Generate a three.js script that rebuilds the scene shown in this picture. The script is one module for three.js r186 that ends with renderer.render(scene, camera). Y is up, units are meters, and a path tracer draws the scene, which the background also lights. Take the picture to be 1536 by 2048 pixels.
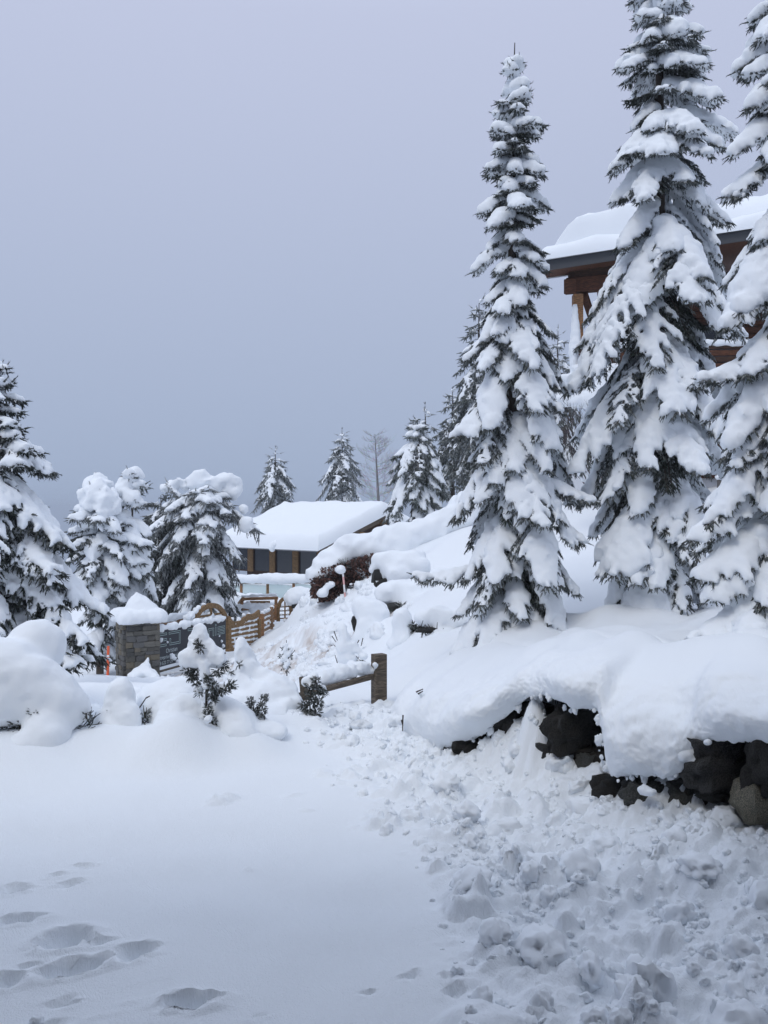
import * as THREE from 'three';
import { mergeGeometries, mergeVertices } from 'three/addons/utils/BufferGeometryUtils.js';
import { createNoise2D, createNoise3D } from 'simplex-noise';

// ---------------------------------------------------------------- camera, sky, sun, exposure
const scene = new THREE.Scene();
const camera = new THREE.PerspectiveCamera(61.0, 768 / 1024, 0.1, 4000);
camera.position.set(0, 2.4, 0);
camera.lookAt(0, 2.4, -10);

function makeSky() {                                     // an even overcast: dim towards the horizon, brighter overhead
  const W = 16, H = 256, data = new Float32Array(W * H * 4);
  const low = [0.358, 0.44, 0.6], mid = [0.525, 0.575, 0.752], top = [0.88, 0.99, 1.2];
  for (let j = 0; j < H; j++) {
    const el = ((j + 0.5) / H - 0.5) * Math.PI, s = Math.sin(Math.max(0, el));
    for (let i = 0; i < W; i++) for (let c = 0; c < 3; c++) {
      const a = Math.min(1, s / 0.5), b = Math.max(0, (s - 0.5) / 0.5);
      let v = low[c] + (mid[c] - low[c]) * Math.pow(a, 1.1);
      v += (top[c] - mid[c]) * Math.pow(b, 0.85);
      if (el < 0) v = low[c];
      data[(j * W + i) * 4 + c] = v;
      data[(j * W + i) * 4 + 3] = 1;
    }
  }
  const t = new THREE.DataTexture(data, W, H, THREE.RGBAFormat, THREE.FloatType);
  t.mapping = THREE.EquirectangularReflectionMapping; t.magFilter = THREE.LinearFilter; t.minFilter = THREE.LinearFilter; t.needsUpdate = true;
  return t;
}
const skyTex = makeSky();
scene.background = skyTex; scene.environment = skyTex;
const sun = new THREE.DirectionalLight(new THREE.Color().setRGB(1, 0.97, 0.92), 0.9);
sun.position.set(-10, 22, 6); sun.target.position.set(0, 0, -10);
sun.castShadow = true; sun.shadow.radius = 40; sun.shadow.mapSize.set(2048, 2048);
Object.assign(sun.shadow.camera, { left: -40, right: 40, top: 40, bottom: -40, near: 0.1, far: 120 });
scene.add(sun, sun.target);
const renderer = new THREE.WebGLRenderer({ antialias: true });
renderer.setSize(768, 1024);
renderer.toneMapping = THREE.LinearToneMapping;
renderer.toneMappingExposure = 1.02;
renderer.shadowMap.enabled = true;
scene.fog = new THREE.FogExp2(new THREE.Color().setRGB(0.82, 0.89, 1.0), 0.001);

// ---------------------------------------------------------------- helpers
const F = 1738, CX = 768, CY = 1024, EYE = 2.4;
const V = (x, y, z) => new THREE.Vector3(x, y, z);
const P = (px, py, d) => V((px - CX) / F * d, EYE - (py - CY) / F * d, -d);       // a point seen at px, py at a distance d in front
const S = (px, d) => px * d / F;                                                   // a length seen as px pixels at a distance d
function RNG(seed) {
  let s = seed >>> 0;
  const r = () => { s = (s + 0x6d2b79f5) | 0; let t = Math.imul(s ^ (s >>> 15), 1 | s); t = (t + Math.imul(t ^ (t >>> 7), 61 | t)) ^ t; return ((t ^ (t >>> 14)) >>> 0) / 4294967296; };
  r.in = (a, b) => a + (b - a) * r();
  return r;
}
const n2 = createNoise2D(RNG(11)), n3 = createNoise3D(RNG(12));
const clamp = (x, a, b) => Math.min(b, Math.max(a, x)), lerp = (a, b, t) => a + (b - a) * t;
const sstep = (a, b, x) => { const t = clamp((x - a) / (b - a), 0, 1); return t * t * (3 - 2 * t); };
const names = new Map();
function numbered(name) {
  const n = names.get(name) ?? 0; names.set(name, n + 1);
  return n ? `${name}_${String(n).padStart(3, '0')}` : name;
}
function tag(o, label, category, group, kind) {
  if (label) o.userData.label = label;
  if (category) o.userData.category = category;
  if (group) o.userData.group = group;
  if (kind) o.userData.kind = kind;
  return o;
}
function thing(name, label, category, pos = V(0, 0, 0), group) {
  const o = new THREE.Group(); o.name = numbered(name); o.position.copy(pos); scene.add(o);
  return tag(o, label, category, group);
}
function part(name, geo, mat, parent = scene, pos) {
  const m = new THREE.Mesh(geo, mat); m.name = parent === scene ? numbered(name) : name;
  m.castShadow = m.receiveShadow = true;
  if (pos) m.position.copy(pos);
  parent.add(m);
  return m;
}
const rgb = (r, g, b) => new THREE.Color().setRGB(r, g, b);
const std = (r, g, b, rough = 0.9, extra = {}) => new THREE.MeshStandardMaterial({ color: rgb(r, g, b), roughness: rough, ...extra });

// ---------------------------------------------------------------- textures and materials
function noiseTex(size, fn, srgb = false) {
  const data = new Uint8Array(size * size * 4);
  for (let j = 0; j < size; j++) for (let i = 0; i < size; i++) {
    const v = fn(i / size, j / size), o = (j * size + i) * 4;
    if (Array.isArray(v)) { data[o] = v[0] * 255; data[o + 1] = v[1] * 255; data[o + 2] = v[2] * 255; } else data[o] = data[o + 1] = data[o + 2] = clamp(v, 0, 1) * 255;
    data[o + 3] = 255;
  }
  const t = new THREE.DataTexture(data, size, size); t.wrapS = t.wrapT = THREE.RepeatWrapping; t.magFilter = THREE.LinearFilter;
  if (srgb) t.colorSpace = THREE.SRGBColorSpace;
  t.needsUpdate = true;
  return t;
}
const TAU = Math.PI * 2;
const tile3 = (u, v, f, o = 0) => {                       // tiling noise: a torus in noise space
  const a = u * TAU, b = v * TAU;
  return n3(Math.cos(a) * f + o, Math.sin(a) * f + Math.cos(b) * f * 0.7, Math.sin(b) * f - o);
};
const snowBump = noiseTex(512, (u, v) => 0.5 + 0.16 * tile3(u, v, 6) + 0.14 * tile3(u, v, 16, 3) + 0.13 * tile3(u, v, 38, 7));
const woodTex = noiseTex(256, (u, v) => { const g = 0.72 + 0.16 * tile3(u * 1, v, 3, 5) + 0.14 * Math.sin((v * 26 + 1.6 * tile3(u, v, 1.2)) * TAU * 1) * 0.5 + 0.1 * tile3(u, v, 24, 9); const c = clamp(g, 0.25, 1); return [c, c * 0.97, c * 0.93]; }, true);
const stoneTex = noiseTex(256, (u, v) => { const g = 0.72 + 0.2 * tile3(u, v, 4, 5) + 0.2 * tile3(u, v, 12, 1) + 0.12 * tile3(u, v, 34, 9); const c = clamp(g, 0.2, 1); return [c, c, c]; }, true);
const M = {
  snow: std(0.85, 0.885, 0.92, 0.95), 
  groundSnow: std(1, 1, 1, 0.95, { vertexColors: true, bumpMap: snowBump, bumpScale: 0.006 }),
  needle: std(1, 1, 1, 0.8, { vertexColors: true }),
  bark: std(0.07, 0.055, 0.045, 0.95),
  barkGrey: std(0.11, 0.1, 0.095, 0.95),
  woodBrown: std(0.4, 0.25, 0.115, 0.8, { map: woodTex }),
  woodOrange: std(0.5, 0.27, 0.13, 0.8, { map: woodTex }),
  woodPale: std(0.5, 0.32, 0.2, 0.8, { map: woodTex }),
  woodGrey: std(0.24, 0.205, 0.17, 0.9, { map: woodTex }),
  woodRed: std(0.16, 0.062, 0.03, 0.85, { map: woodTex }),
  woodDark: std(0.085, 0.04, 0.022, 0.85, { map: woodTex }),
  plaster: std(0.7, 0.71, 0.73, 0.9),
  slate: std(0.06, 0.063, 0.07, 0.7),
  darkGlass: new THREE.MeshPhysicalMaterial({ color: rgb(0.012, 0.016, 0.024), roughness: 0.12 }),
  frostGlass: new THREE.MeshPhysicalMaterial({ color: rgb(0.8, 0.87, 0.87), roughness: 0.5, transmission: 0.75, thickness: 0 }),
  orange: std(0.75, 0.12, 0.04, 0.5),
  redPole: std(0.55, 0.1, 0.08, 0.5),
  white: std(0.8, 0.8, 0.8, 0.5),
  leaf: std(1, 1, 1, 0.9, { vertexColors: true }),
  metal: std(0.25, 0.26, 0.28, 0.5, { metalness: 0.6 }),
  earth: std(0.018, 0.015, 0.012, 1),
};
const rockMap = { map: stoneTex, bumpMap: stoneTex, bumpScale: 0.012 };
const stones = [[0.28, 0.27, 0.24], [0.4, 0.385, 0.34], [0.31, 0.31, 0.305], [0.44, 0.39, 0.3], [0.19, 0.19, 0.18]].map((c) => std(...c, 0.95, rockMap));
const wallStones = [[0.085, 0.084, 0.082], [0.15, 0.152, 0.14], [0.05, 0.047, 0.042]].map((c) => std(...c, 0.9, rockMap));
const paleStone = std(0.42, 0.39, 0.3, 0.9, rockMap);

// ---------------------------------------------------------------- meshing of soft snow: blended capsules on a grid (surface nets)
function blob(prims, { cell = 0.04, k = 0.02, amp = 0.006, freq = 9, cut = null, seed = 0, amp2 = 0, freq2 = 30 } = {}) {
  const lo = [1e9, 1e9, 1e9], hi = [-1e9, -1e9, -1e9];
  const reach = 3.2 * k;
  for (const p of prims) for (let c = 0; c < 3; c++) {
    const r = Math.max(p.ra, p.rb) * (c === 1 ? (p.sy ?? 1) : 1) + reach + amp + cell;
    lo[c] = Math.min(lo[c], p.a[c] - r, p.b[c] - r); hi[c] = Math.max(hi[c], p.a[c] + r, p.b[c] + r);
  }
  const n = [0, 1, 2].map((c) => Math.max(2, Math.ceil((hi[c] - lo[c]) / cell) + 1)), [nx, ny, nz] = n, sy = nx, sz = nx * ny;
  const f = new Float32Array(nx * ny * nz);
  for (const p of prims) {
    const q = p.sy ?? 1, r0 = Math.max(p.ra, p.rb) + reach, R = [r0, r0 * q, r0];
    const i0 = [0, 1, 2].map((c) => Math.max(0, Math.floor((Math.min(p.a[c], p.b[c]) - R[c] - lo[c]) / cell))), i1 = [0, 1, 2].map((c) => Math.min(n[c] - 1, Math.ceil((Math.max(p.a[c], p.b[c]) + R[c] - lo[c]) / cell)));
    const bx = p.b[0] - p.a[0], by = (p.b[1] - p.a[1]) / q, bz = p.b[2] - p.a[2], bb = bx * bx + by * by + bz * bz || 1e-9;
    for (let z = i0[2]; z <= i1[2]; z++) for (let y = i0[1]; y <= i1[1]; y++) {
      const wy = (lo[1] + y * cell - p.a[1]) / q, wz = lo[2] + z * cell - p.a[2];
      for (let x = i0[0]; x <= i1[0]; x++) {
        const wx = lo[0] + x * cell - p.a[0];
        const t = clamp((wx * bx + wy * by + wz * bz) / bb, 0, 1), dx = wx - bx * t, dy = wy - by * t, dz = wz - bz * t;
        const d = (Math.sqrt(dx * dx + dy * dy + dz * dz) - lerp(p.ra, p.rb, t)) * (q < 1 ? (q + 1) / 2 : 1);
        if (d < reach) f[x + y * sy + z * sz] += Math.exp(Math.min(40, -d / k));
      }
    }
  }
  for (let i = 0; i < f.length; i++) f[i] = f[i] > 0 ? -k * Math.log(f[i]) : 1;
  for (let z = 0, i = 0; z < nz; z++) for (let y = 0; y < ny; y++) for (let x = 0; x < nx; x++, i++) {
    if (Math.abs(f[i]) < amp * 1.5 + amp2 + cell * 2) {
      const X = lo[0] + x * cell + seed * 3.7, Y = lo[1] + y * cell, Z = lo[2] + z * cell - seed * 1.9;
      f[i] -= amp * n3(X * freq, Y * freq, Z * freq) + amp * 0.5 * n3(X * freq * 2.3, Y * freq * 2.3, Z * freq * 2.3);
      if (amp2) f[i] -= amp2 * n3(X * freq2, Y * freq2, Z * freq2);
    }
    if (cut) f[i] = Math.max(f[i], cut(lo[0] + x * cell, lo[1] + y * cell, lo[2] + z * cell));
    if (x === 0 || y === 0 || z === 0 || x === nx - 1 || y === ny - 1 || z === nz - 1) f[i] = Math.max(f[i], 0.5);
  }
  const id = new Int32Array(f.length).fill(-1), pos = [], index = [];
  const corner = [0, 1, sy, sy + 1, sz, sz + 1, sz + sy, sz + sy + 1], edges = [];
  for (let a = 0; a < 8; a++) for (const b of [1, 2, 4]) if (!(a & b)) edges.push([a, a | b]);
  for (let z = 0; z < nz - 1; z++) for (let y = 0; y < ny - 1; y++) for (let x = 0; x < nx - 1; x++) {
    const i = x + y * sy + z * sz;
    let mask = 0;
    for (let c = 0; c < 8; c++) if (f[i + corner[c]] < 0) mask |= 1 << c;
    if (mask === 0 || mask === 255) continue;
    let px = 0, py = 0, pz = 0, m = 0;
    for (const [a, b] of edges) {
      if (((mask >> a) & 1) === ((mask >> b) & 1)) continue;
      const fa = f[i + corner[a]], fb = f[i + corner[b]], t = fa / (fa - fb);
      px += (a & 1) + t * ((b & 1) - (a & 1)); py += ((a >> 1) & 1) + t * (((b >> 1) & 1) - ((a >> 1) & 1)); pz += (a >> 2) + t * ((b >> 2) - (a >> 2)); m++;
    }
    id[i] = pos.length / 3;
    pos.push(lo[0] + (x + px / m) * cell, lo[1] + (y + py / m) * cell, lo[2] + (z + pz / m) * cell);
  }
  for (let z = 1; z < nz - 1; z++) for (let y = 1; y < ny - 1; y++) for (let x = 1; x < nx - 1; x++) {
    const i = x + y * sy + z * sz, a = f[i] < 0;
    for (let axis = 0; axis < 3; axis++) {
      const step = axis === 0 ? 1 : axis === 1 ? sy : sz, u = axis === 0 ? sy : axis === 1 ? sz : 1, v = axis === 0 ? sz : axis === 1 ? 1 : sy;
      if (a === (f[i + step] < 0)) continue;
      const q = [id[i], id[i - u], id[i - u - v], id[i - v]];
      if (q.some((k) => k < 0)) continue;
      if (a) index.push(q[0], q[1], q[2], q[0], q[2], q[3]); else index.push(q[0], q[2], q[1], q[0], q[3], q[2]);
    }
  }
  const g = new THREE.BufferGeometry();
  g.setAttribute('position', new THREE.Float32BufferAttribute(pos, 3)); g.setIndex(index); g.computeVertexNormals();
  return g;
}
const cap = (a, b, ra, rb = ra, sy = 1) => ({ a: a.isVector3 ? a.toArray() : a, b: b.isVector3 ? b.toArray() : b, ra, rb, sy });
const ball = (a, r, sy = 1) => cap(a, a, r, r, sy);

// ---------------------------------------------------------------- needles: short fuzzy twigs collected into one geometry
class Twigs {
  constructor() { this.p = []; this.n = []; this.c = []; this.i = []; }
  vert(x, y, z, nx, ny, nz, c) { this.p.push(x, y, z); this.n.push(nx, ny, nz); this.c.push(c[0], c[1], c[2]); return this.p.length / 3 - 1; }
  finger(a, d, len, r, rng, frost = 0.4, blades = 7, tone = 1) {
    const ux = Math.abs(d.y) < 0.9 ? 0 : 1, u = V(ux, 1 - ux, 0).cross(d).normalize(), w = d.clone().cross(u);
    const g = rng.in(0.7, 1.3) * tone, green = [0.032 * g, 0.043 * g, 0.031 * g], f = clamp(frost + rng.in(-0.35, 0.35), 0, 1);
    const col = (ny, t) => { const s = clamp((f * 0.55 + f * Math.max(0, ny) * 0.6) * (0.6 + 0.4 * t), 0, 0.9); return [lerp(green[0], 0.6, s), lerp(green[1], 0.62, s), lerp(green[2], 0.64, s)]; };
    const ph = rng() * TAU, ring = (t, rr) => [0, 1, 2].map((q) => {
      const an = ph + q * TAU / 3, nx = u.x * Math.cos(an) + w.x * Math.sin(an), ny = u.y * Math.cos(an) + w.y * Math.sin(an), nz = u.z * Math.cos(an) + w.z * Math.sin(an);
      return this.vert(a.x + d.x * len * t + nx * rr, a.y + d.y * len * t + ny * rr, a.z + d.z * len * t + nz * rr, nx, ny, nz, col(ny, t));
    });
    const A = ring(0.12, r * 0.85), tip = this.vert(a.x + d.x * len, a.y + d.y * len, a.z + d.z * len, d.x, d.y, d.z, col(d.y, 1));
    for (let q = 0; q < 3; q++) { const k = (q + 1) % 3; this.i.push(A[q], A[k], tip); }
    for (let q = 0; q < blades; q++) {
      const an = rng() * TAU, t = rng.in(0.05, 0.9), nx = u.x * Math.cos(an) + w.x * Math.sin(an), ny = u.y * Math.cos(an) + w.y * Math.sin(an), nz = u.z * Math.cos(an) + w.z * Math.sin(an);
      const bx = a.x + d.x * len * t, by = a.y + d.y * len * t, bz = a.z + d.z * len * t, o = r * 1.55, fw = r * 1.5, h = r * 0.3;
      const tx = -u.x * Math.sin(an) + w.x * Math.cos(an), ty = -u.y * Math.sin(an) + w.y * Math.cos(an), tz = -u.z * Math.sin(an) + w.z * Math.cos(an), c = col(ny, 0.6);
      const v0 = this.vert(bx + tx * h, by + ty * h, bz + tz * h, nx, ny, nz, c), v1 = this.vert(bx - tx * h, by - ty * h, bz - tz * h, nx, ny, nz, c), v2 = this.vert(bx + nx * o + d.x * fw, by + ny * o + d.y * fw, bz + nz * o + d.z * fw, nx, ny, nz, c);
      this.i.push(v0, v1, v2);
    }
  }
  stick(a, b, ra, rb, c) {
    const d = b.clone().sub(a).normalize(), ux = Math.abs(d.y) < 0.9 ? 0 : 1, u = V(ux, 1 - ux, 0).cross(d).normalize(), w = d.clone().cross(u);
    const ring = (o, r) => [0, 1, 2, 3].map((q) => { const an = q * TAU / 4, nx = u.x * Math.cos(an) + w.x * Math.sin(an), ny = u.y * Math.cos(an) + w.y * Math.sin(an), nz = u.z * Math.cos(an) + w.z * Math.sin(an); return this.vert(o.x + nx * r, o.y + ny * r, o.z + nz * r, nx, ny, nz, c); });
    const A = ring(a, ra), B = ring(b, rb);
    for (let q = 0; q < 4; q++) { const k = (q + 1) % 4; this.i.push(A[q], A[k], B[k], A[q], B[k], B[q]); }
  }
  geo() {
    const g = new THREE.BufferGeometry();
    g.setAttribute('position', new THREE.Float32BufferAttribute(this.p, 3)); g.setAttribute('normal', new THREE.Float32BufferAttribute(this.n, 3)); g.setAttribute('color', new THREE.Float32BufferAttribute(this.c, 3));
    g.setIndex(this.i);
    return g;
  }
}

// ---------------------------------------------------------------- one snow-laden conifer branch, growing along +x
function branch(rng, { L, e0, e1, W, T = 0.05, cell = 0.035, fl = 0.085, fr = 0.014, gap = 0.06, snow = 1, frost = 0.4, blades = 7, lift = 0.45, hang = 0.6, pend = 0, tone = 1, seed = 0, twigs = new Twigs() }) {
  const N = 14, axis = [V(0, 0, 0)], el = [], bend = rng.in(-0.25, 0.25);
  for (let i = 0; i < N; i++) {
    const t = i / (N - 1), e = e0 + (e1 - e0) * Math.pow(t, 0.75) + (t > 0.8 ? lift * (t - 0.8) / 0.2 : 0), b = bend * t * 1.6;
    el.push(e);
    axis.push(axis[i].clone().add(V(Math.cos(e) * Math.cos(b), Math.sin(e), Math.cos(e) * Math.sin(b)).multiplyScalar(L / N)));
  }
  const at = (t) => { const q = clamp(t, 0, 0.9999) * N, i = Math.floor(q); return axis[i].clone().lerp(axis[i + 1], q - i); };
  const dirAt = (t) => { const i = Math.min(N - 1, Math.floor(t * N)); return axis[i + 1].clone().sub(axis[i]).normalize(); };
  const prims = [], bark = [0.05, 0.04, 0.033];
  for (let i = 0; i < N; i += 2) twigs.stick(axis[i], axis[Math.min(N, i + 2)], lerp(0.02, 0.006, i / N) * Math.sqrt(L), lerp(0.02, 0.006, (i + 2) / N) * Math.sqrt(L), bark);
  const up = (v, r) => [v.x, v.y + r * 0.72, v.z];
  if (snow > 0.05) for (let i = 1; i < N - 0; i++) {
    const t0 = i / N, t1 = (i + 1) / N, r = (t) => T * snow * 1.25 * (0.75 + 0.25 * Math.sin(t * 9 + seed)) * (1 - 0.5 * t * t);
    if (t0 > 0.08) prims.push(cap(up(axis[i], r(t0)), up(axis[Math.min(N, i + 1)], r(t1)), r(t0), r(t1)));
  }
  if (snow > 0.6) for (let i = 0; i < 2; i++) { const t = rng.in(0.25, 0.85), a = at(t), r = T * snow * rng.in(1.3, 1.9) * (1 - 0.3 * t); prims.push(ball([a.x, a.y + r * 0.6, a.z + rng.in(-0.4, 0.4) * W], r, 0.8)); }
  const step = Math.max(gap * 0.9, L / 15);
  for (let s = step * 1.5; s < L * 0.98; s += step * rng.in(0.85, 1.15)) {
    const t = s / L, shape = t < 0.45 ? 0.5 + 0.5 * t / 0.45 : 1 - 0.82 * (t - 0.45) / 0.55;
    for (const side of [-1, 1]) {
      const len = W * shape * rng.in(0.7, 1.15), fw = dirAt(t), o = at(t), an = rng.in(0.75, 1.1);
      const sideV = V(-fw.z, 0, fw.x).normalize().multiplyScalar(side), d0 = fw.clone().multiplyScalar(Math.cos(an)).addScaledVector(sideV, Math.sin(an)).normalize();
      const K = 4, pts = [o.clone()];
      let d = d0.clone();
      for (let q = 0; q < K; q++) { d = d.clone().add(V(0, -hang * 0.22 * (0.6 + len), 0)).normalize(); pts.push(pts[q].clone().addScaledVector(d, len / K)); }
      twigs.stick(pts[0], pts[K], 0.006, 0.003, bark);
      const laden = snow > 0.05 && rng() < 0.8 && t < 0.96;
      for (let q = 0.25 + rng() * 0.3; q <= K; q += K * gap / Math.max(len, gap) * rng.in(0.8, 1.2)) {
        const i = Math.min(K - 1, Math.floor(q)), o2 = pts[i].clone().lerp(pts[i + 1], q - i), dd = pts[i + 1].clone().sub(pts[i]).normalize(), cr = V(-dd.z, 0, dd.x).normalize();
        for (const sd of [-1, 1]) {
          if (laden && q < K * 0.55 && rng() < 0.55) continue;
          const fd = dd.clone().multiplyScalar(0.75).addScaledVector(cr, sd * rng.in(0.35, 0.8)).add(V(0, -hang * rng.in(0.2, 1), 0)).normalize();
          twigs.finger(o2, fd, fl * rng.in(0.6, 1.2), fr * rng.in(0.8, 1.2), rng, frost, blades, tone);
          if (laden && rng() < 0.55) { const r = T * snow * rng.in(0.32, 0.55), e = o2.clone().addScaledVector(fd, fl * rng.in(0.5, 1)); prims.push(cap(up(o2, r), up(e, r * 0.8), r, r * 0.75)); }
        }
      }
      if (pend > 0) for (let q = 0.6; q <= K; q += K * gap * 1.5 / Math.max(len, gap * 1.5) * rng.in(0.8, 1.3)) {      // hanging side shoots
        const i = Math.min(K - 1, Math.floor(q)); let o2 = pts[i].clone().lerp(pts[i + 1], q - i), dd = V(rng.in(-0.35, 0.35) + d0.x * 0.35, -1, rng.in(-0.35, 0.35) + d0.z * 0.35).normalize();
        const nseg = Math.max(1, Math.round(pend * rng.in(0.4, 1.3) / fl));
        for (let w = 0; w < nseg; w++) { twigs.finger(o2, dd, fl * 1.15, fr * rng.in(0.85, 1.2), rng, frost, blades, tone); o2 = o2.clone().addScaledVector(dd, fl * 0.8); dd = dd.clone().add(V(rng.in(-0.3, 0.3), 0, rng.in(-0.3, 0.3))).normalize(); }
      }
      twigs.finger(pts[K], pts[K].clone().sub(pts[K - 1]).normalize().add(V(0, -0.2 * hang, 0)).normalize(), fl * rng.in(0.8, 1.2), fr, rng, frost, blades, tone);
      if (laden) {
        const stop = rng.in(0.62, 0.98), r = (u) => T * snow * (1.05 - 0.5 * u) * rng.in(0.65, 1.2) * (0.75 + 0.35 * shape);
        let ra = r(0);
        for (let q = 0; q < K; q++) {
          const u1 = Math.min(stop, (q + 1) / K), rb = r(u1), a = pts[q], b = pts[q].clone().lerp(pts[q + 1], clamp(u1 * K - q, 0, 1));
          prims.push(cap(up(a, ra), up(b, rb), ra, rb)); ra = rb;
          if (u1 >= stop) break;
        }
      }
    }
  }
  twigs.finger(at(0.995), dirAt(0.99), fl * 1.2, fr, rng, frost, blades, tone);
  return { twigs, prims, snowGeo: () => (prims.length ? blob(prims, { cell, k: Math.max(0.012, T * 0.22), amp: T * 0.24, freq: 0.5 / T, seed, amp2: T * 0.07, freq2: 2.2 / T }) : null) };
}
const interp = (rows, y, c) => {
  if (y <= rows[0][0]) return rows[0][c];
  for (let i = 1; i < rows.length; i++) if (y <= rows[i][0]) return lerp(rows[i - 1][c], rows[i][c], (y - rows[i - 1][0]) / (rows[i][0] - rows[i - 1][0]));
  return rows[rows.length - 1][c];
};
function trunkGeo(h, r0, r1 = 0.012, bow = 0, sides = 9) {
  const g = new THREE.CylinderGeometry(r1, r0, h, sides, 14, false); g.translate(0, h / 2, 0);
  const p = g.attributes.position;
  for (let i = 0; i < p.count; i++) { const t = p.getY(i) / h, k = 1 + 0.12 * n3(p.getX(i) * 9, p.getY(i) * 3, p.getZ(i) * 9); p.setX(i, p.getX(i) * k + bow * Math.sin(t * Math.PI)); p.setZ(i, p.getZ(i) * k); }
  g.computeVertexNormals();
  return g;
}

// ---------------------------------------------------------------- the ground: a yard in front, a bank behind a dry stone wall, a slope and a falling valley
function rbf(points, eps) {                               // smooth surface through scattered heights (multiquadric)
  const n = points.length, phi = (x, z, p) => Math.sqrt((x - p.x) ** 2 + (z - p.z) ** 2 + eps * eps);
  const A = points.map((p) => [...points.map((q) => phi(p.x, p.z, q)), 1, p.y]); A.push([...points.map(() => 1), 0, 0]);
  const m = n + 1;
  for (let i = 0; i < m; i++) {
    let k = i; for (let r = i + 1; r < m; r++) if (Math.abs(A[r][i]) > Math.abs(A[k][i])) k = r;
    [A[i], A[k]] = [A[k], A[i]];
    for (let r = 0; r < m; r++) if (r !== i) { const f = A[r][i] / A[i][i]; if (f) for (let c = i; c <= m; c++) A[r][c] -= f * A[i][c]; }
  }
  const w = A.map((r, i) => r[m] / r[i]);
  return (x, z) => { let s = w[n]; for (let i = 0; i < n; i++) s += w[i] * phi(x, z, points[i]); return s; };
}
const upper = rbf([
  [100, 1345, 19], [-300, 1380, 19], [250, 1368, 22], [420, 1338, 22.5], [480, 1314, 25], [520, 1300, 26.5], [548, 1268, 26.8], [600, 1283, 23], [680, 1273, 20.5], [640, 1335, 17], [760, 1310, 14.5], [640, 1390, 12.5], [430, 1400, 14], [200, 1410, 14], [-200, 1440, 13],
  [450, 1250, 34], [300, 1262, 34], [-100, 1280, 34], [620, 1232, 31], [566, 1250, 28.8], [400, 1262, 29],
  [650, 1202, 25], [690, 1188, 24], [750, 1120, 26], [850, 1045, 27], [930, 1008, 27], [1000, 985, 28], [800, 1195, 18.5], [740, 1250, 17], [850, 1250, 14.5], [900, 1170, 18.5], [700, 1275, 18],
  [1180, 1003, 22], [1180, 1120, 15.5], [1260, 990, 25], [1480, 950, 25], [1750, 900, 26], [1200, 1205, 12.8], [1010, 1290, 11.3], [1120, 1262, 11.3], [1320, 1240, 11.8], [1500, 1235, 10.5], [1750, 1240, 8.6],
  [860, 1330, 10.6], [950, 1328, 9.3], [1100, 1302, 8.7], [1250, 1292, 8.2], [1400, 1300, 7.4], [1560, 1330, 6.7], [2000, 1420, 5.4],
  [200, 1180, 55], [800, 1040, 55], [1500, 900, 50], [2300, 900, 40], [-800, 1260, 40],
].map(([px, py, d]) => P(px, py, d)), 1.2);
// the wall's line, from the far fence post to beyond the right edge, as [x, z]
const wallLine = [[-14, -10.6], [-5, -10.9], [-1.2, -11.0], [-0.15, -10.75], [0.38, -9.35], [0.72, -8.55], [1.5, -7.75], [1.78, -7.2], [2.08, -6.75], [2.64, -6.3], [4.4, -5.1], [9, -2.2]];
function wallDist(x, z) {                                 // metres in front of the line (towards the yard), and how far along it
  let best = 1e9, sign = 1, along = 0, run = 0;
  for (let i = 0; i + 1 < wallLine.length; i++) {
    const [ax, az] = wallLine[i], [bx, bz] = wallLine[i + 1], dx = bx - ax, dz = bz - az, l = Math.hypot(dx, dz), t = clamp(((x - ax) * dx + (z - az) * dz) / (l * l), 0, 1);
    const ex = x - ax - dx * t, ez = z - az - dz * t, d = Math.hypot(ex, ez);
    if (d < best) { best = d; sign = dx * ez - dz * ex > 0 ? 1 : -1; along = run + l * t; }
    run += l;
  }
  return [best * sign, along];
}
const G = (px, py, d, r, h, stretch = 1) => { const p = P(px, py, d); return [p.x, p.z, r, h, stretch]; };
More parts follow.
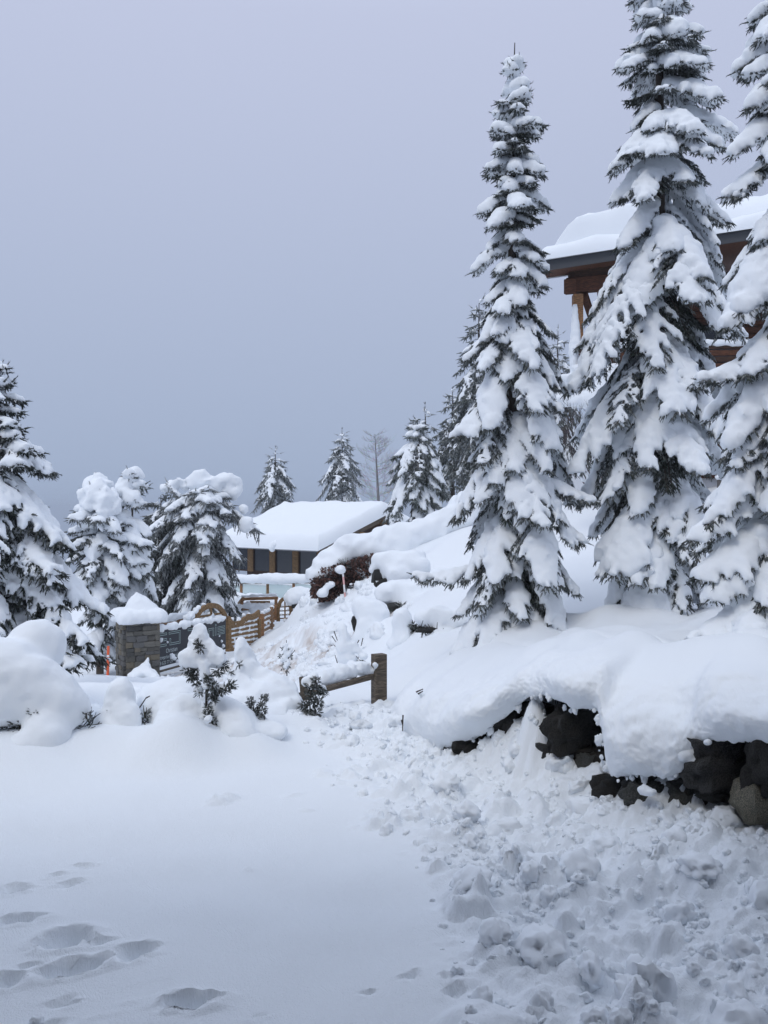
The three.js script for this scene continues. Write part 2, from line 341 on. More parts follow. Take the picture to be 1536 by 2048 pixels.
const mounds = [                                          // smooth drifts in the yard and beyond: x, z, radius, height
  G(80, 1500, 8.2, 0.62, 0.13), G(-80, 1500, 8.2, 0.8, 0.16), G(365, 1480, 8.45, 0.4, 0.3), G(300, 1500, 8.3, 0.4, 0.1), G(505, 1480, 8.6, 0.3, 0.14), G(215, 1490, 8.5, 0.35, 0.1), G(600, 1455, 9.6, 0.4, 0.08),
  G(1020, 1300, 11.2, 0.8, 0.22), G(1310, 1240, 11.5, 0.9, 0.25), G(1180, 1250, 11.3, 0.6, 0.12), G(1540, 1300, 8.6, 0.8, 0.04), G(590, 1284, 23.0, 0.6, 0.25), G(640, 1240, 22.5, 0.8, 0.35), G(700, 1232, 19.5, 0.5, 0.35), G(765, 1292, 15.5, 0.5, 0.28), G(840, 1312, 13, 0.5, 0.2), G(720, 1332, 13.4, 0.4, 0.16), G(905, 1235, 16, 0.7, 0.35), G(880, 1185, 19, 0.8, 0.4), G(830, 1150, 21.5, 0.9, 0.4), G(925, 1115, 22, 1.0, 0.45), G(612, 1212, 26.5, 0.7, 0.4), G(660, 1290, 19, 0.4, 0.16), G(690, 1300, 17, 0.35, 0.18), G(650, 1325, 16, 0.4, 0.15),
  G(690, 1440, 10.2, 0.3, 0.1), G(60, 1480, 8.7, 0.7, 0.13), G(150, 1430, 9.8, 0.6, 0.32), G(290, 1425, 10, 0.6, 0.34), G(420, 1425, 10, 0.6, 0.3), G(30, 1420, 10, 0.7, 0.3), G(200, 1480, 8.9, 0.6, 0.13), G(330, 1480, 9, 0.6, 0.15), G(450, 1480, 9.0, 0.6, 0.15), G(560, 1460, 9.6, 0.6, 0.13),
  G(950, 1350, 8.9, 0.55, 0.2), G(1140, 1320, 8.1, 0.45, 0.22), G(1290, 1340, 7.5, 0.5, 0.12), G(1450, 1330, 6.9, 0.5, 0.08), G(1600, 1330, 6.4, 0.5, 0.1), G(1040, 1290, 9.9, 0.5, 0.1), G(1240, 1280, 9.4, 0.5, 0.1), G(1066, 1440, 7.55, 0.17, 0.5), G(1052, 1480, 7.85, 0.3, 0.2), G(1120, 1560, 7.5, 0.35, 0.14), G(1010, 1530, 8.0, 0.4, 0.14), G(960, 1540, 8.1, 0.4, 0.1),
  G(1210, 1580, 7.0, 0.22, 0.12), G(1350, 1610, 6.5, 0.25, 0.1), G(800, 1470, 9.5, 0.3, 0.12), G(745, 1450, 9.9, 0.25, 0.08), G(860, 1500, 9.0, 0.3, 0.14),
];
const rngG = RNG(77), clods = [];
function clodMask(x, z) {                                 // where the plough left broken snow
  const d = -z, edge = 0.1 + 0.35 * n2(z * 0.55, 3.1) + (d > 6.2 ? -(d - 6.2) * 0.3 : 0) + (d < 5 ? (5 - d) * 0.3 : 0);
  return sstep(edge - 0.15, edge + 0.75, x) * sstep(11.5, 9.8, d);
}
for (let i = 0; i < 2600; i++) {
  const z = -rngG.in(2.6, 11), x = rngG.in(-1.6, 4.2), m = clodMask(x, z), [n] = wallDist(x, z);
  if (n < -0.3 || rngG() > 0.02 + m) continue;
  const big = rngG(), r = big > 0.96 ? rngG.in(0.16, 0.3) : big > 0.8 ? rngG.in(0.08, 0.16) : big > 0.4 ? rngG.in(0.035, 0.07) : rngG.in(0.015, 0.035);
  clods.push([x, z, r, r * rngG.in(0.28, 0.6), rngG() * TAU, rngG.in(0.65, 1.4), rngG() * 99]);
}
for (const [px, py, r, h] of [[770, 1610, 0.12, 0.13], [940, 1765, 0.17, 0.18], [1090, 1725, 0.16, 0.22], [935, 1640, 0.09, 0.12], [890, 1570, 0.1, 0.1], [1020, 1700, 0.09, 0.17], [1270, 1990, 0.13, 0.16], [1130, 1810, 0.08, 0.1], [1095, 1880, 0.1, 0.12], [880, 1700, 0.1, 0.1], [1160, 1720, 0.14, 0.12], [1340, 1850, 0.12, 0.1], [1400, 1760, 0.2, 0.12], [985, 1860, 0.14, 0.1], [845, 1580, 0.1, 0.08]]) {
  const d = 2.25 * F / (py - CY), p = P(px, py, d); clods.push([p.x, p.z, r, h, rngG() * TAU, rngG.in(0.8, 1.2), rngG() * 99]);
}
const clodGrid = new Map(), key = (a, b) => a * 4096 + b;
for (const c of clods) { const R = c[2] * 1.8; for (let a = Math.floor((c[0] - R) / 0.25); a <= Math.floor((c[0] + R) / 0.25); a++) for (let b = Math.floor((c[1] - R) / 0.25); b <= Math.floor((c[1] + R) / 0.25); b++) { const k = key(a, b); if (!clodGrid.has(k)) clodGrid.set(k, []); clodGrid.get(k).push(c); } }
// footprints and scuffs: px, py, length px, width px, turn, depth in metres
const dents = [[380, 2004, 118, 34, 0.03, 0.085], [130, 1880, 110, 46, 0.45, 0.085], [150, 1935, 150, 34, 0.25, 0.07], [265, 1905, 90, 36, 0.5, 0.06], [200, 1884, 60, 22, 0.1, 0.035], [35, 1845, 110, 20, 0.2, 0.05], [30, 1778, 52, 22, 0.5, 0.045], [112, 1750, 34, 12, 0.3, 0.035], [140, 1766, 52, 15, 0.15, 0.04], [172, 1731, 36, 12, 0.3, 0.035],
  [10, 1960, 60, 40, 0.3, 0.05], [125, 2000, 70, 18, 0.1, 0.04], [205, 2030, 46, 10, 0.1, 0.03], [260, 2000, 26, 12, 0.1, 0.03], [80, 1820, 24, 8, 0.2, 0.02], [820, 1950, 50, 14, 0.25, 0.03], [735, 1990, 44, 12, 0.2, 0.03], [520, 2038, 40, 12, 0.1, 0.025], [100, 2040, 40, 10, 0.1, 0.03], [60, 1930, 40, 14, 0.3, 0.03], [300, 1960, 50, 10, 0.3, 0.015], [915, 1990, 60, 16, 0.25, 0.03], [890, 1960, 40, 14, 0.3, 0.03]].map(([px, py, l, w, tr, dep]) => {
  const d = EYE * F / (py - CY), p = P(px, py, d), vs = (py - CY) / F;          // a level mark looks flattened by the low view
  return [p.x, p.z, S(l, d) / 2.4, S(w, d) / 2.5 / vs, Math.atan2(Math.sin(tr) / vs, Math.cos(tr)), dep * 1.4];
});
function yardH(x, z, n) {
  let h = 0.03 * n2(x * 0.35, z * 0.35) + 0.012 * n2(x * 1.1 + 9, z * 1.1);
  const nn = Math.max(0, n), right = sstep(0.9, 2.1, x);
  h += right * 0.24 * Math.exp(-((nn / 1.1) ** 2)) + right * sstep(0.6, 3, x) * 0.12 * Math.exp(-(((nn - 1.4) / 1.0) ** 2));
  const m = clodMask(x, z);
  if (m > 0) {
    h += m * (0.05 * n2(x * 1.7, z * 1.7 + 4) + 0.035 * Math.abs(n2(x * 3.6 + 5, z * 3.6)) + 0.022 * n2(x * 8, z * 8 + 2) + 0.012 * n2(x * 17, z * 17) + 0.006 * n2(x * 36, z * 36));
  }
  let top = 0;
  for (const c of clodGrid.get(key(Math.floor(x / 0.25), Math.floor(z / 0.25))) ?? []) {
    const ca = Math.cos(c[4]), sa = Math.sin(c[4]), wx = x + 0.35 * c[2] * n2(x / c[2] * 0.7 + c[6], z / c[2] * 0.7), wz = z + 0.35 * c[2] * n2(x / c[2] * 0.7, z / c[2] * 0.7 - c[6]);
    const dx = wx - c[0], dz = wz - c[1], u = (dx * ca + dz * sa) / c[5], v = (-dx * sa + dz * ca) * c[5], q = (u * u + v * v) / (c[2] * c[2]);
    if (q < 1) top = Math.max(top, 0.8 * c[3] * Math.pow(1 - q, 0.9) * (1 + 0.45 * n2(x / c[2] * 1.2 + c[6], z / c[2] * 1.2)));
  }
  h += top;
  for (const [cx, cz, a, b, tr, dep] of dents) {
    const dx = x - cx + 0.03 * n2(x * 9, z * 9), dz = -(z - cz) + 0.03 * n2(x * 9 + 40, z * 9);
    if (dx * dx + dz * dz > 4 * (a * a + b * b)) continue;
    const u = (dx * Math.cos(tr) + dz * Math.sin(tr)) / a, v = (-dx * Math.sin(tr) + dz * Math.cos(tr)) / b, q = Math.sqrt(u * u + v * v);
    h -= dep * (1 - sstep(0.55, 1.15, q)) - dep * 0.22 * Math.exp(-(((q - 1.35) / 0.25) ** 2)) + dep * 0.25 * n2(x * 14, z * 14) * (q < 1 ? 1 - q : 0);
  }
  return h;
}
function moundH(x, z) { let h = 0; for (const [mx, mz, r, a] of mounds) { const d2 = ((x - mx) ** 2 + (z - mz) ** 2) / (r * r); if (d2 < 9) h += a * Math.exp(-d2 * 1.2); } return h; }
function upperH(x, z) {
  const d = -z, fall = Math.max(0, d - 46);
  let h = d > 60 ? upper(x * 60 / d, -60) : upper(x, z);
  h += (0.05 * n2(x * 1.0, z * 1.0) + 0.1 * n2((x * 0.87 + z * 0.5) * 1.25 + 2, (z * 0.87 - x * 0.5) * 0.3)) * sstep(13, 10.5, d) * sstep(-0.5, 0.5, x) + 0.05 * n2(x * 0.6 + 3, z * 0.6) * sstep(12, 16, d) + 0.09 * n2(x * 0.27, z * 0.27 + 7) * sstep(14, 20, d);
  return h - 0.45 * Math.pow(fall, 1.05);
}
function driveMask(x, z) {                                // the cleared drive and its churned, sandy edge
  const d = -z, cx = lerp(-7.4, -0.9, sstep(24, 17.5, d) * 0.5 + (24 - d) / 13), w = Math.abs(x - lerp(-5.2, -1.0, clamp((24.5 - d) / 5.5, 0, 1)));
  return sstep(2.4, 1.2, w + 0.5 * n2(x * 0.7, z * 0.7)) * sstep(15.8, 17, d) * sstep(26, 24, d);
}
function groundH(x, z) {
  const [n] = wallDist(x, z), d = -z;
  const step = x > -1.4 ? sstep(-1.55, -0.6, n) : sstep(-2.4, 0.6, n), k = x > -1.4 && x < -0.6 ? sstep(-1.4, -0.6, x) : x >= -0.6 ? 1 : 0;
  const s = lerp(sstep(-2.4, 0.6, n), sstep(-1.55, -0.6, n), k);
  if (d < 2 && s > 0.99) return yardH(x, z, n);
  const y = s > 0 ? yardH(x, z, n) : 0, u = s < 1 ? upperH(x, z) : 0;
  let h = lerp(u, y, s) + moundH(x, z);
  const dm = d > 15 && d < 27 ? driveMask(x, z) : 0;
  if (dm > 0) h += dm * (0.07 * n2(x * 2.2, z * 1.2) + 0.06 * n2(x * 4.4, z * 2.6) + 0.03 * n2(x * 9, z * 6) - 0.08);
  return h;
}
const spaced = (from, to, step, grow) => { const a = []; let x = from, s = step; while (Math.abs(x - to) > 1e-6 && (to - x) * Math.sign(s) > 0) { a.push(x); x += s; s *= grow; } return a; };
{
  const xs = [...spaced(-3.2, -900, -0.03, 1.085).slice(1).reverse(), ...spaced(-3.2, -0.4, 0.045, 1), ...spaced(-0.4, 0, 0.03, 1), ...spaced(0, 3.0, 0.026, 1), ...spaced(3.0, 900, 0.03, 1.085)];
  const ds = [...spaced(3.3, -40, -0.03, 1.2).slice(1).reverse(), ...spaced(3.3, 9.5, 0.025, 1), ...spaced(9.5, 13, 0.034, 1.006), ...spaced(13, 28, 0.07, 1.006), ...spaced(28, 1500, 0.13, 1.07)];
  const W = xs.length, H = ds.length, pos = new Float32Array(W * H * 3), col = new Float32Array(W * H * 3), uv = new Float32Array(W * H * 2), idx = [];
  for (let j = 0, k = 0; j < H; j++) for (let i = 0; i < W; i++, k++) {
    const x = xs[i], z = -ds[j], y = groundH(x, z);
    pos.set([x, y, z], k * 3); uv.set([x / 0.6, z / 0.6], k * 2);
    const dm = ds[j] > 15 && ds[j] < 27 ? driveMask(x, z) : 0;
    const grit = dm * clamp(0.35 + 0.6 * n2(x * 1.3 + 4, z * 0.7) + 0.35 * n2(x * 5, z * 5) + 0.25 * n2(x * 13, z * 13), 0, 1);
    col.set([lerp(0.85, 0.54, grit), lerp(0.885, 0.485, grit), lerp(0.92, 0.45, grit)], k * 3);
    if (i && j) { const a = k - W - 1, b = k - W, c = k - 1; idx.push(a, b, k, a, k, c); }
  }
  const g = new THREE.BufferGeometry();
  g.setAttribute('position', new THREE.BufferAttribute(pos, 3)); g.setAttribute('color', new THREE.BufferAttribute(col, 3)); g.setAttribute('uv', new THREE.BufferAttribute(uv, 2)); g.setIndex(idx); g.computeVertexNormals();
  tag(part('ground', g, M.groundSnow), 'fresh snow over yard, drive and slope, trodden and ploughed in front', null, null, 'structure');
}
const onGround = (px, d, sink = 0) => { const x = (px - CX) / F * d; return V(x, groundH(x, -d) - sink, -d); };

let crumbKinds;
// crumbs and lumps of broken snow: the small ones past counting, the large ones each a thing
{
  const rng = RNG(404), lump = (seed) => { const q = new THREE.IcosahedronGeometry(1, 4), p = q.attributes.position; for (let i = 0; i < p.count; i++) { const v = V(p.getX(i), p.getY(i), p.getZ(i)).normalize(); const k = 1 + 0.22 * n3(v.x * 1.2 + seed, v.y * 1.2, v.z * 1.2) + 0.2 * n3(v.x * 2.7 + seed, v.y * 2.7, v.z * 2.7) + 0.07 * n3(v.x * 6 + seed, v.y * 6, v.z * 6) + 0.02 * n3(v.x * 14 + seed, v.y * 14, v.z * 14); v.multiplyScalar(k); p.setXYZ(i, v.x, v.y, v.z); } const m = mergeVertices(new THREE.BufferGeometry().setAttribute('position', p)); m.computeVertexNormals(); return m; };
  const kinds = [lump(3), lump(17), lump(31), lump(47), lump(59)], spots = kinds.map(() => []); crumbKinds = kinds;
  for (let i = 0; i < 9000; i++) {
    const z = -rng.in(3.4, 11.2), x = rng.in(-2.2, 3.8), m = clodMask(x, z), [n] = wallDist(x, z);
    if (n < 0.05 || m < 0.03 || rng() > m * (0.35 + 0.65 * sstep(-0.3, 0.4, n2(x * 1.4 + 7, z * 1.4)))) continue;
    const b = rng(), r = b > 0.975 ? rng.in(0.07, 0.13) : b > 0.85 ? rng.in(0.035, 0.07) : b > 0.4 ? rng.in(0.018, 0.035) : rng.in(0.009, 0.018);
    spots[Math.floor(rng() * 5)].push([x, z, r, rng.in(-0.5, 0.1)]);
  }
  for (let i = 0; i < 5000; i++) { const x = rng.in(-7, 0.5), z = -rng.in(16, 26), m = driveMask(x, z); if (rng() > m * 0.16 * (1 + n2(x * 0.8, z * 0.8))) continue; spots[i % 5].push([x, z, rng() < 0.15 ? rng.in(0.08, 0.16) : rng.in(0.025, 0.08), rng.in(-0.4, 0.1)]); }
  for (let i = 0; i < 420; i++) { const px = rng.in(600, 760), py = rng.in(1205, 1330), d = lerp(28, 15, (py - 1195) / 135), p = P(px, py, d); if (n2(p.x * 0.7 + 9, p.z * 0.7) < -0.1) continue; spots[i % 5].push([p.x, p.z, rng() < 0.2 ? rng.in(0.12, 0.24) : rng.in(0.04, 0.1), rng.in(-0.6, -0.1)]); }
  spots.forEach((list, k) => {
    const im = new THREE.InstancedMesh(kinds[k], M.snow, list.length), o = new THREE.Object3D(); im.name = numbered('snow_crumbs'); im.castShadow = im.receiveShadow = true;
    list.forEach(([x, z, r, up], i) => { o.position.set(x, groundH(x, z) + r * up, z); o.rotation.set(rng() * 6, rng() * 6, rng() * 6); o.scale.set(r * rng.in(0.8, 1.4), r * rng.in(0.6, 1), r * rng.in(0.8, 1.3)); o.updateMatrix(); im.setMatrixAt(i, o.matrix); });
    scene.add(tag(im, 'small crumbs of ploughed snow scattered over the yard before the wall', null, null, 'stuff'));
  });
  let first = null;
  [[770, 1612, 22, 0.8], [940, 1768, 40, 0.7], [1090, 1722, 46, 0.8], [935, 1640, 24, 1], [890, 1575, 26, 0.8], [1016, 1700, 22, 1.4], [1268, 1985, 38, 0.9], [1130, 1812, 22, 1], [1097, 1882, 22, 1.1], [880, 1702, 20, 0.8], [1160, 1735, 36, 0.7], [1400, 1770, 40, 0.7], [1350, 1850, 30, 0.7], [990, 1868, 30, 0.7], [1060, 1640, 24, 0.8], [38, 2010, 14, 1], [72, 1995, 14, 1.1], [1210, 1690, 30, 0.8], [1450, 1690, 30, 0.8], [1180, 1920, 26, 0.8], [1480, 1900, 30, 0.8]].forEach(([px, py, r, sy], i) => {
    const d = 2.3 * F / (py - CY), p = P(px, py, d), R = S(r, d);
    const m = first ? first.clone() : new THREE.Mesh(kinds[0], M.snow); first = first ?? m; m.geometry = kinds[i % 5]; m.name = numbered('snow_lump'); m.castShadow = m.receiveShadow = true;
    m.position.set(p.x, groundH(p.x, p.z) + R * 0.2 * sy, p.z); m.rotation.set(rng() * 0.5, rng() * 6, rng() * 0.5); m.scale.set(R, R * sy * 0.85, R); scene.add(m);
    tag(m, 'fist to head sized lump of broken snow lying in the yard before the wall', 'snow lump', 'lumps of broken snow in the yard');
  });
}
let lipAt;
// ---------------------------------------------------------------- the snow lip that hangs over the dry stone wall
{
  // along the wall from far left to right: px of the lower edge, its py, its distance
  const edge = [[778, 1468, 9.9, 0.04], [790, 1476, 9.5, 0.08], [835, 1486, 8.9, 0.09], [870, 1494, 8.45, 0.10], [900, 1494, 8.25, 0.15], [930, 1484, 8.05, 0.20], [965, 1470, 7.9, 0.23], [1000, 1440, 7.8, 0.21], [1030, 1410, 7.7, 0.12], [1058, 1394, 7.55, -0.00], [1082, 1392, 7.4, 0.05], [1108, 1402, 7.25, 0.12], [1140, 1420, 7.1, 0.21], [1170, 1424, 6.95, 0.17], [1196, 1412, 6.88, 0.07], [1204, 1440, 6.8, 0.03], [1208, 1490, 6.72, 0.02], [1213, 1530, 6.65, 0.04], [1222, 1553, 6.55, 0.06],
    [1260, 1552, 6.45, 0.14], [1310, 1558, 6.35, 0.13], [1345, 1552, 6.25, 0.12], [1372, 1540, 6.2, 0.06], [1384, 1510, 6.18, 0.04], [1392, 1482, 6.15, 0.05], [1440, 1478, 6.0, 0.14], [1490, 1486, 5.88, 0.14], [1540, 1494, 5.76, 0.14], [1640, 1512, 5.5, 0.13], [1800, 1540, 5.1, 0.13], [2100, 1600, 4.6, 0.12]];
  const N = 460, K = 110, pos = [], idx = [], uv = [];
  const E = edge.map(([px, py, d, o]) => ({ p: P(px, py, d), o }));
  lipAt = (x) => { for (let i = 0; i + 1 < E.length; i++) if (x >= E[i].p.x && x <= E[i + 1].p.x) return lerp(E[i].p.y, E[i + 1].p.y, (x - E[i].p.x) / (E[i + 1].p.x - E[i].p.x)); return x < E[0].p.x ? E[0].p.y : 1; };
  let lips = [];
  for (let i = 0; i <= N; i++) {
    const q = i / N * (E.length - 1), a = Math.min(E.length - 2, Math.floor(q)), t = q - a, e1 = E[a], e2 = E[a + 1];
    lips.push([...e1.p.clone().lerp(e2.p, t).toArray(), lerp(e1.o, e2.o, t)]);
  }
  for (let pass = 0; pass < 3; pass++) lips = lips.map((_, i) => [0, 1, 2, 3].map((c) => { let s = 0, n = 0; for (let k = Math.max(0, i - 6); k <= Math.min(N, i + 6); k++) { s += lips[k][c]; n++; } return s / n; }));
  for (let i = 0; i <= N; i++) {
    const lip = V(...lips[i].slice(0, 3)), out = lips[i][3];
    // outward direction: towards the yard, averaged so that the strip does not fold
    const nx = -0.5, nz = 0.866;
    lip.y += 0.02 * n2(lip.x * 2, 1);
    const U = (b) => { const x = lip.x - nx * b, z = lip.z - nz * b; return upperH(x, z) + moundH(x, z); }, Q = (b, y) => V(lip.x - nx * b, y, lip.z - nz * b);
    const u2 = Math.max(U(1.5), lip.y + 0.1), B = Q(2.3, U(2.3) - 0.07), B2 = Q(1.75, U(1.75) + 0.005), C = Q(1.0, lerp(lip.y + 0.1, u2, 0.93)), D = Q(0.4, lip.y + 0.12 + 0.62 * (u2 - lip.y)), E2 = Q(-out, lip.y + 0.13 + 0.2 * (u2 - lip.y));
    const Fp = lip.clone(), Gp = Q(0.14, lip.y + 0.01), Hp = Q(0.6, lip.y + 0.1);
    const curve = new THREE.CatmullRomCurve3([B, B2, C, D, E2, Fp, Gp, Hp], false, 'centripetal');
    const tt = (j) => { const q = j / K; return q < 0.2 ? q / 0.2 * 0.4 : q < 0.85 ? 0.4 + (q - 0.2) / 0.65 * 0.42 : 0.82 + (q - 0.85) / 0.15 * 0.18; };
    let jl = K; { let best = 9; for (let j = K / 2; j <= K; j++) { const q = curve.getPoint(tt(j)).distanceTo(Fp); if (q < best) { best = q; jl = j; } } }
    for (let j = 0; j <= K; j++) {
      const t0 = tt(j), p = curve.getPoint(t0), f = sstep(0.3, 0.5, t0) * sstep(1, 0.8, t0);
      const a1 = 0.05 * n3(p.x * 1.6, p.y * 1.6, p.z * 1.6) + 0.014 * n3(p.x * 5, p.y * 5, p.z * 5) + 0.006 * n3(p.x * 11, p.y * 11, p.z * 11) + (t0 > 0.45 ? 0.005 * n3(p.x * 20, p.y * 20, p.z * 20) : 0);
      const lw = Math.exp(-(((j - jl) / 6) ** 2)); p.y -= lw * (0.02 * n2(lip.x * 7, 5) + 0.018 * Math.abs(n3(p.x * 14, p.y * 14, p.z * 14)) - 0.01);
      p.x += nx * a1 * f; p.y += 0.5 * a1 * f; p.z += nz * a1 * f;
      pos.push(p.x, p.y, p.z); uv.push(p.x / 0.6, (p.z + p.y) / 0.6);
      if (i && j) { const k = i * (K + 1) + j, u = k - K - 1; idx.push(u - 1, u, k, u - 1, k, k - 1); }
    }
  }
  const g = new THREE.BufferGeometry(); g.setAttribute('position', new THREE.Float32BufferAttribute(pos, 3)); g.setAttribute('uv', new THREE.Float32BufferAttribute(uv, 2)); g.setIndex(idx); g.computeVertexNormals();
  const bank = tag(part('snow_bank', g, std(0.85, 0.885, 0.92, 0.95, { bumpMap: snowBump, bumpScale: 0.004 })), 'thick rounded snow bank hanging over the dark dry stone wall', null, null, 'structure');
  const rng = RNG(515), list = [];
  for (let k = 0; k < 170; k++) { const l = lips[Math.floor(rng() * rng.in(0.8, 1) * N * 0.86)], r = rng() < 0.2 ? rng.in(0.018, 0.034) : rng.in(0.007, 0.018); list.push([l[0] + rng.in(-0.05, 0.02), l[1] + rng.in(-0.02, 0.1), l[2] + rng.in(-0.06, 0.02), r]); }
  const im = new THREE.InstancedMesh(crumbKinds[1], M.snow, list.length), o = new THREE.Object3D(); im.name = 'ragged_edge'; im.castShadow = im.receiveShadow = true;
  list.forEach(([x, y, z, r], k) => { o.position.set(x, y, z); o.rotation.set(rng.in(-0.3, 0.3), rng() * 6, rng.in(-0.3, 0.3)); o.scale.set(r, r * rng.in(0.8, 2.2), r); o.updateMatrix(); im.setMatrixAt(k, o.matrix); });
  im.userData.kind = 'stuff'; bank.add(im);
}

// ---------------------------------------------------------------- tall spruces: every branch a part, its load of snow a sub-part
// rows: py of the tips, reach to the left and to the right in px; px of the trunk at the top and at the base
let triCount = 0, needleCount = 0;
function spruce({ label, group, category = 'spruce tree', name = 'spruce_tree', seed, d, top, base, rows, spacing = [30, 68], per = 6, T = 0.045, cell = 0.034, fl = 0.085, fr = 0.016, gap = 0.06, blades = 4, snowy = 1, frost = 0.4, tone = 1, droop = 1, wide = 0.31, inner = 3, pend = 0.1, rise = 0, sides = null, leader = 0, backShare = 0.5, extra = [], dark = [] }) {
  const rng = RNG(seed), m = d / F, tb = P(base[0], base[1], d), tt = P(top[0], top[1], d);
  const t = thing(name, label, category, tb, group), H = tt.y - tb.y;
  const axisX = (y) => (tt.x - tb.x) * clamp(y / H, 0, 1);
  const tg = trunkGeo(H, 0.018 * H + 0.02, 0.012); { const p = tg.attributes.position; for (let i = 0; i < p.count; i++) p.setX(i, p.getX(i) + axisX(p.getY(i))); }
  tg.translate(0, -0.1, 0); tg.computeVertexNormals();
  part('trunk', tg, M.bark, t);
  const add = (tipY, reach, az, o = {}) => {              // tipY: metres above the base; reach: metres out from the trunk
    const g = clamp(1 - tipY / H, 0, 1), j = () => rng.in(-0.2, 0.2);
    let e0 = g < 0.1 ? lerp(0.85, 0.2, g / 0.1) : lerp(0.2, -0.55, clamp((g - 0.1) / 0.4, 0, 1)) * 1, e1 = g < 0.1 ? lerp(0.5, -0.3, g / 0.1) : lerp(-0.4, -1.2, clamp((g - 0.1) / 0.45, 0, 1)) * droop;
    e0 = (o.e0 ?? e0) + rise + j(); e1 = (o.e1 ?? e1) + j();
    let hx = 0, hy = 0; for (let i = 0; i < 14; i++) { const u = i / 13, e = e0 + (e1 - e0) * Math.pow(u, 0.75) + (u > 0.8 ? 0.45 * (u - 0.8) / 0.2 : 0); hx += Math.cos(e) / 14; hy += Math.sin(e) / 14; }
    const L = clamp(reach / Math.max(0.25, hx), 0.1, 3), y0 = clamp(tipY - hy * L, 0.05, H * 0.985);
    const load = (o.snow ?? (rng() < 0.13 ? 0.3 : rng.in(0.7, 1.35))) * snowy, k = clamp(L / 0.9, 0.95, 1.15);
    const b = branch(rng, { L, e0, e1, W: clamp((o.wide ?? wide) * L * rng.in(0.8, 1.2) * (L < 0.5 ? 1.35 : 1), 0.07, 0.62), T: T * k * (o.fat ?? 1) * (g < 0.4 ? 1.22 : 1), cell, fl, fr, gap, blades, snow: load, frost: o.frost ?? frost, tone, seed: seed + rng() * 90, hang: 0.35 + 0.5 * g, pend: pend * (o.pend ?? 1) * clamp(L / 0.7, 0.3, 1) });
    const bm = part('branch', b.twigs.geo(), M.needle, t, V(axisX(y0), y0, 0)); bm.rotation.y = az;
    triCount += b.twigs.i.length / 3; needleCount += b.twigs.i.length / 3;
    const sg = b.snowGeo();
    if (sg) { part('snow_load', sg, M.snow, bm); triCount += sg.index.count / 3; }
  };
  const px2y = (py) => (base[1] - py) * m;
  let py = rows[0][0], ph = rng() * TAU, w = 0;
  while (py < base[1] - 8) {
    const gpos = (py - rows[0][0]) / (base[1] - rows[0][0]), n = gpos < 0.15 ? Math.max(4, per - 1) : per;
    ph += 0.7;
    for (let i = 0; i < n; i++) {
      const az = ph + (i + rng.in(-0.25, 0.25)) * TAU / n, c = Math.cos(az), s = -Math.sin(az);      // rotation.y = az sends +x towards -z for positive az
      if (s > 0 ? false : -Math.sin(az) < -0.3 && rng() > backShare) continue;
      if (sides && !sides(c, -Math.sin(az))) continue;
      const y = py + rng.in(-0.75, 0.75) * lerp(spacing[0], spacing[1], gpos), L = interp(rows, y, 1), R = interp(rows, y, 2);
      const reach = lerp(L, R, (c + 1) / 2) * m * rng.in(0.72, 1.1);
      add(px2y(y), Math.max(0.1, reach), az);
    }
    for (let i = 0; i < inner && gpos > 0.1; i++) {
      const az = rng() * TAU; if (sides && !sides(Math.cos(az), -Math.sin(az))) continue;
      const y = py + rng.in(-1, 1) * spacing[0]; add(px2y(y), Math.max(0.1, (interp(rows, y, 1) + interp(rows, y, 2)) / 2 * m * rng.in(0.45, 0.7)), az, { snow: rng() < 0.5 ? 0 : 0.7, frost: 0.15 });
    }
    py += lerp(spacing[0], spacing[1], gpos); w++;
  }
  for (const [ey, er, az, o] of extra) add(px2y(ey), er * m, az, o);
  if (leader) { const tw = new Twigs(), a = V(axisX(H), H * 0.985, 0); tw.stick(a, a.clone().add(V(0.01, leader * m, 0)), 0.011, 0.006, [0.07, 0.06, 0.055]); for (let i = 0; i < 4; i++) tw.finger(a.clone().add(V(0, rng() * leader * m * 0.3, 0)), V(rng.in(-1, 1), rng.in(0.5, 1.3), rng.in(-1, 1)).normalize(), 0.13, 0.013, rng, 0.3); part('leading_shoot', tw.geo(), M.needle, t); }
  return t;
}
const L_ = Math.PI, FL = Math.PI + 0.9, FC = -Math.PI / 2, FR = -0.75;    // left, front left, front, front right (rotation about y)
spruce({
  label: 'slender snow-laden spruce with a bare leading shoot, standing free against the sky', seed: 5, d: 11.3, top: [1028, 122], base: [1018, 1300], leader: 54, group: 'tall spruces on the bank',
  rows: [[135, 13, 13], [150, 20, 23], [180, 33, 33], [225, 44, 44], [270, 56, 69], [310, 59, 41], [360, 69, 59], [400, 49, 72], [450, 84, 92], [490, 46, 77], [545, 80, 67], [600, 55, 71], [630, 110, 64], [700, 90, 86], [760, 107, 118], [830, 103, 103], [870, 134, 101], [930, 118, 128], [1000, 113, 141], [1080, 116, 145], [1150, 134, 136], [1200, 109, 147], [1250, 126, 147], [1300, 134, 134]],
  extra: [[1150, 195, L_ - 0.15, { e0: -0.1, e1: -0.3, snow: 0.8, wide: 0.3 }], [1085, 150, -0.2, { e0: -0.4, e1: -0.75 }], [1000, 165, -0.1, { e0: 0, e1: -0.55, wide: 0.3 }], [880, 135, L_ + 0.25, { e0: -0.3, e1: -0.6 }], [1300, 115, FL, { fat: 1.1 }], [1312, 90, FC, { fat: 1.2 }], [1305, 110, FR, { fat: 1.2 }], [1305, 120, -0.2, {}], [1308, 120, L_ + 0.2, {}], [1270, 80, FC - 0.4, {}], [1270, 80, FC + 0.5, {}], [1040, 120, FR, { fat: 1.35, wide: 0.5 }], [900, 100, FR, { fat: 1.4, wide: 0.5 }], [700, 70, FC + 0.4 - 0.9, { fat: 1.35 }]],
});
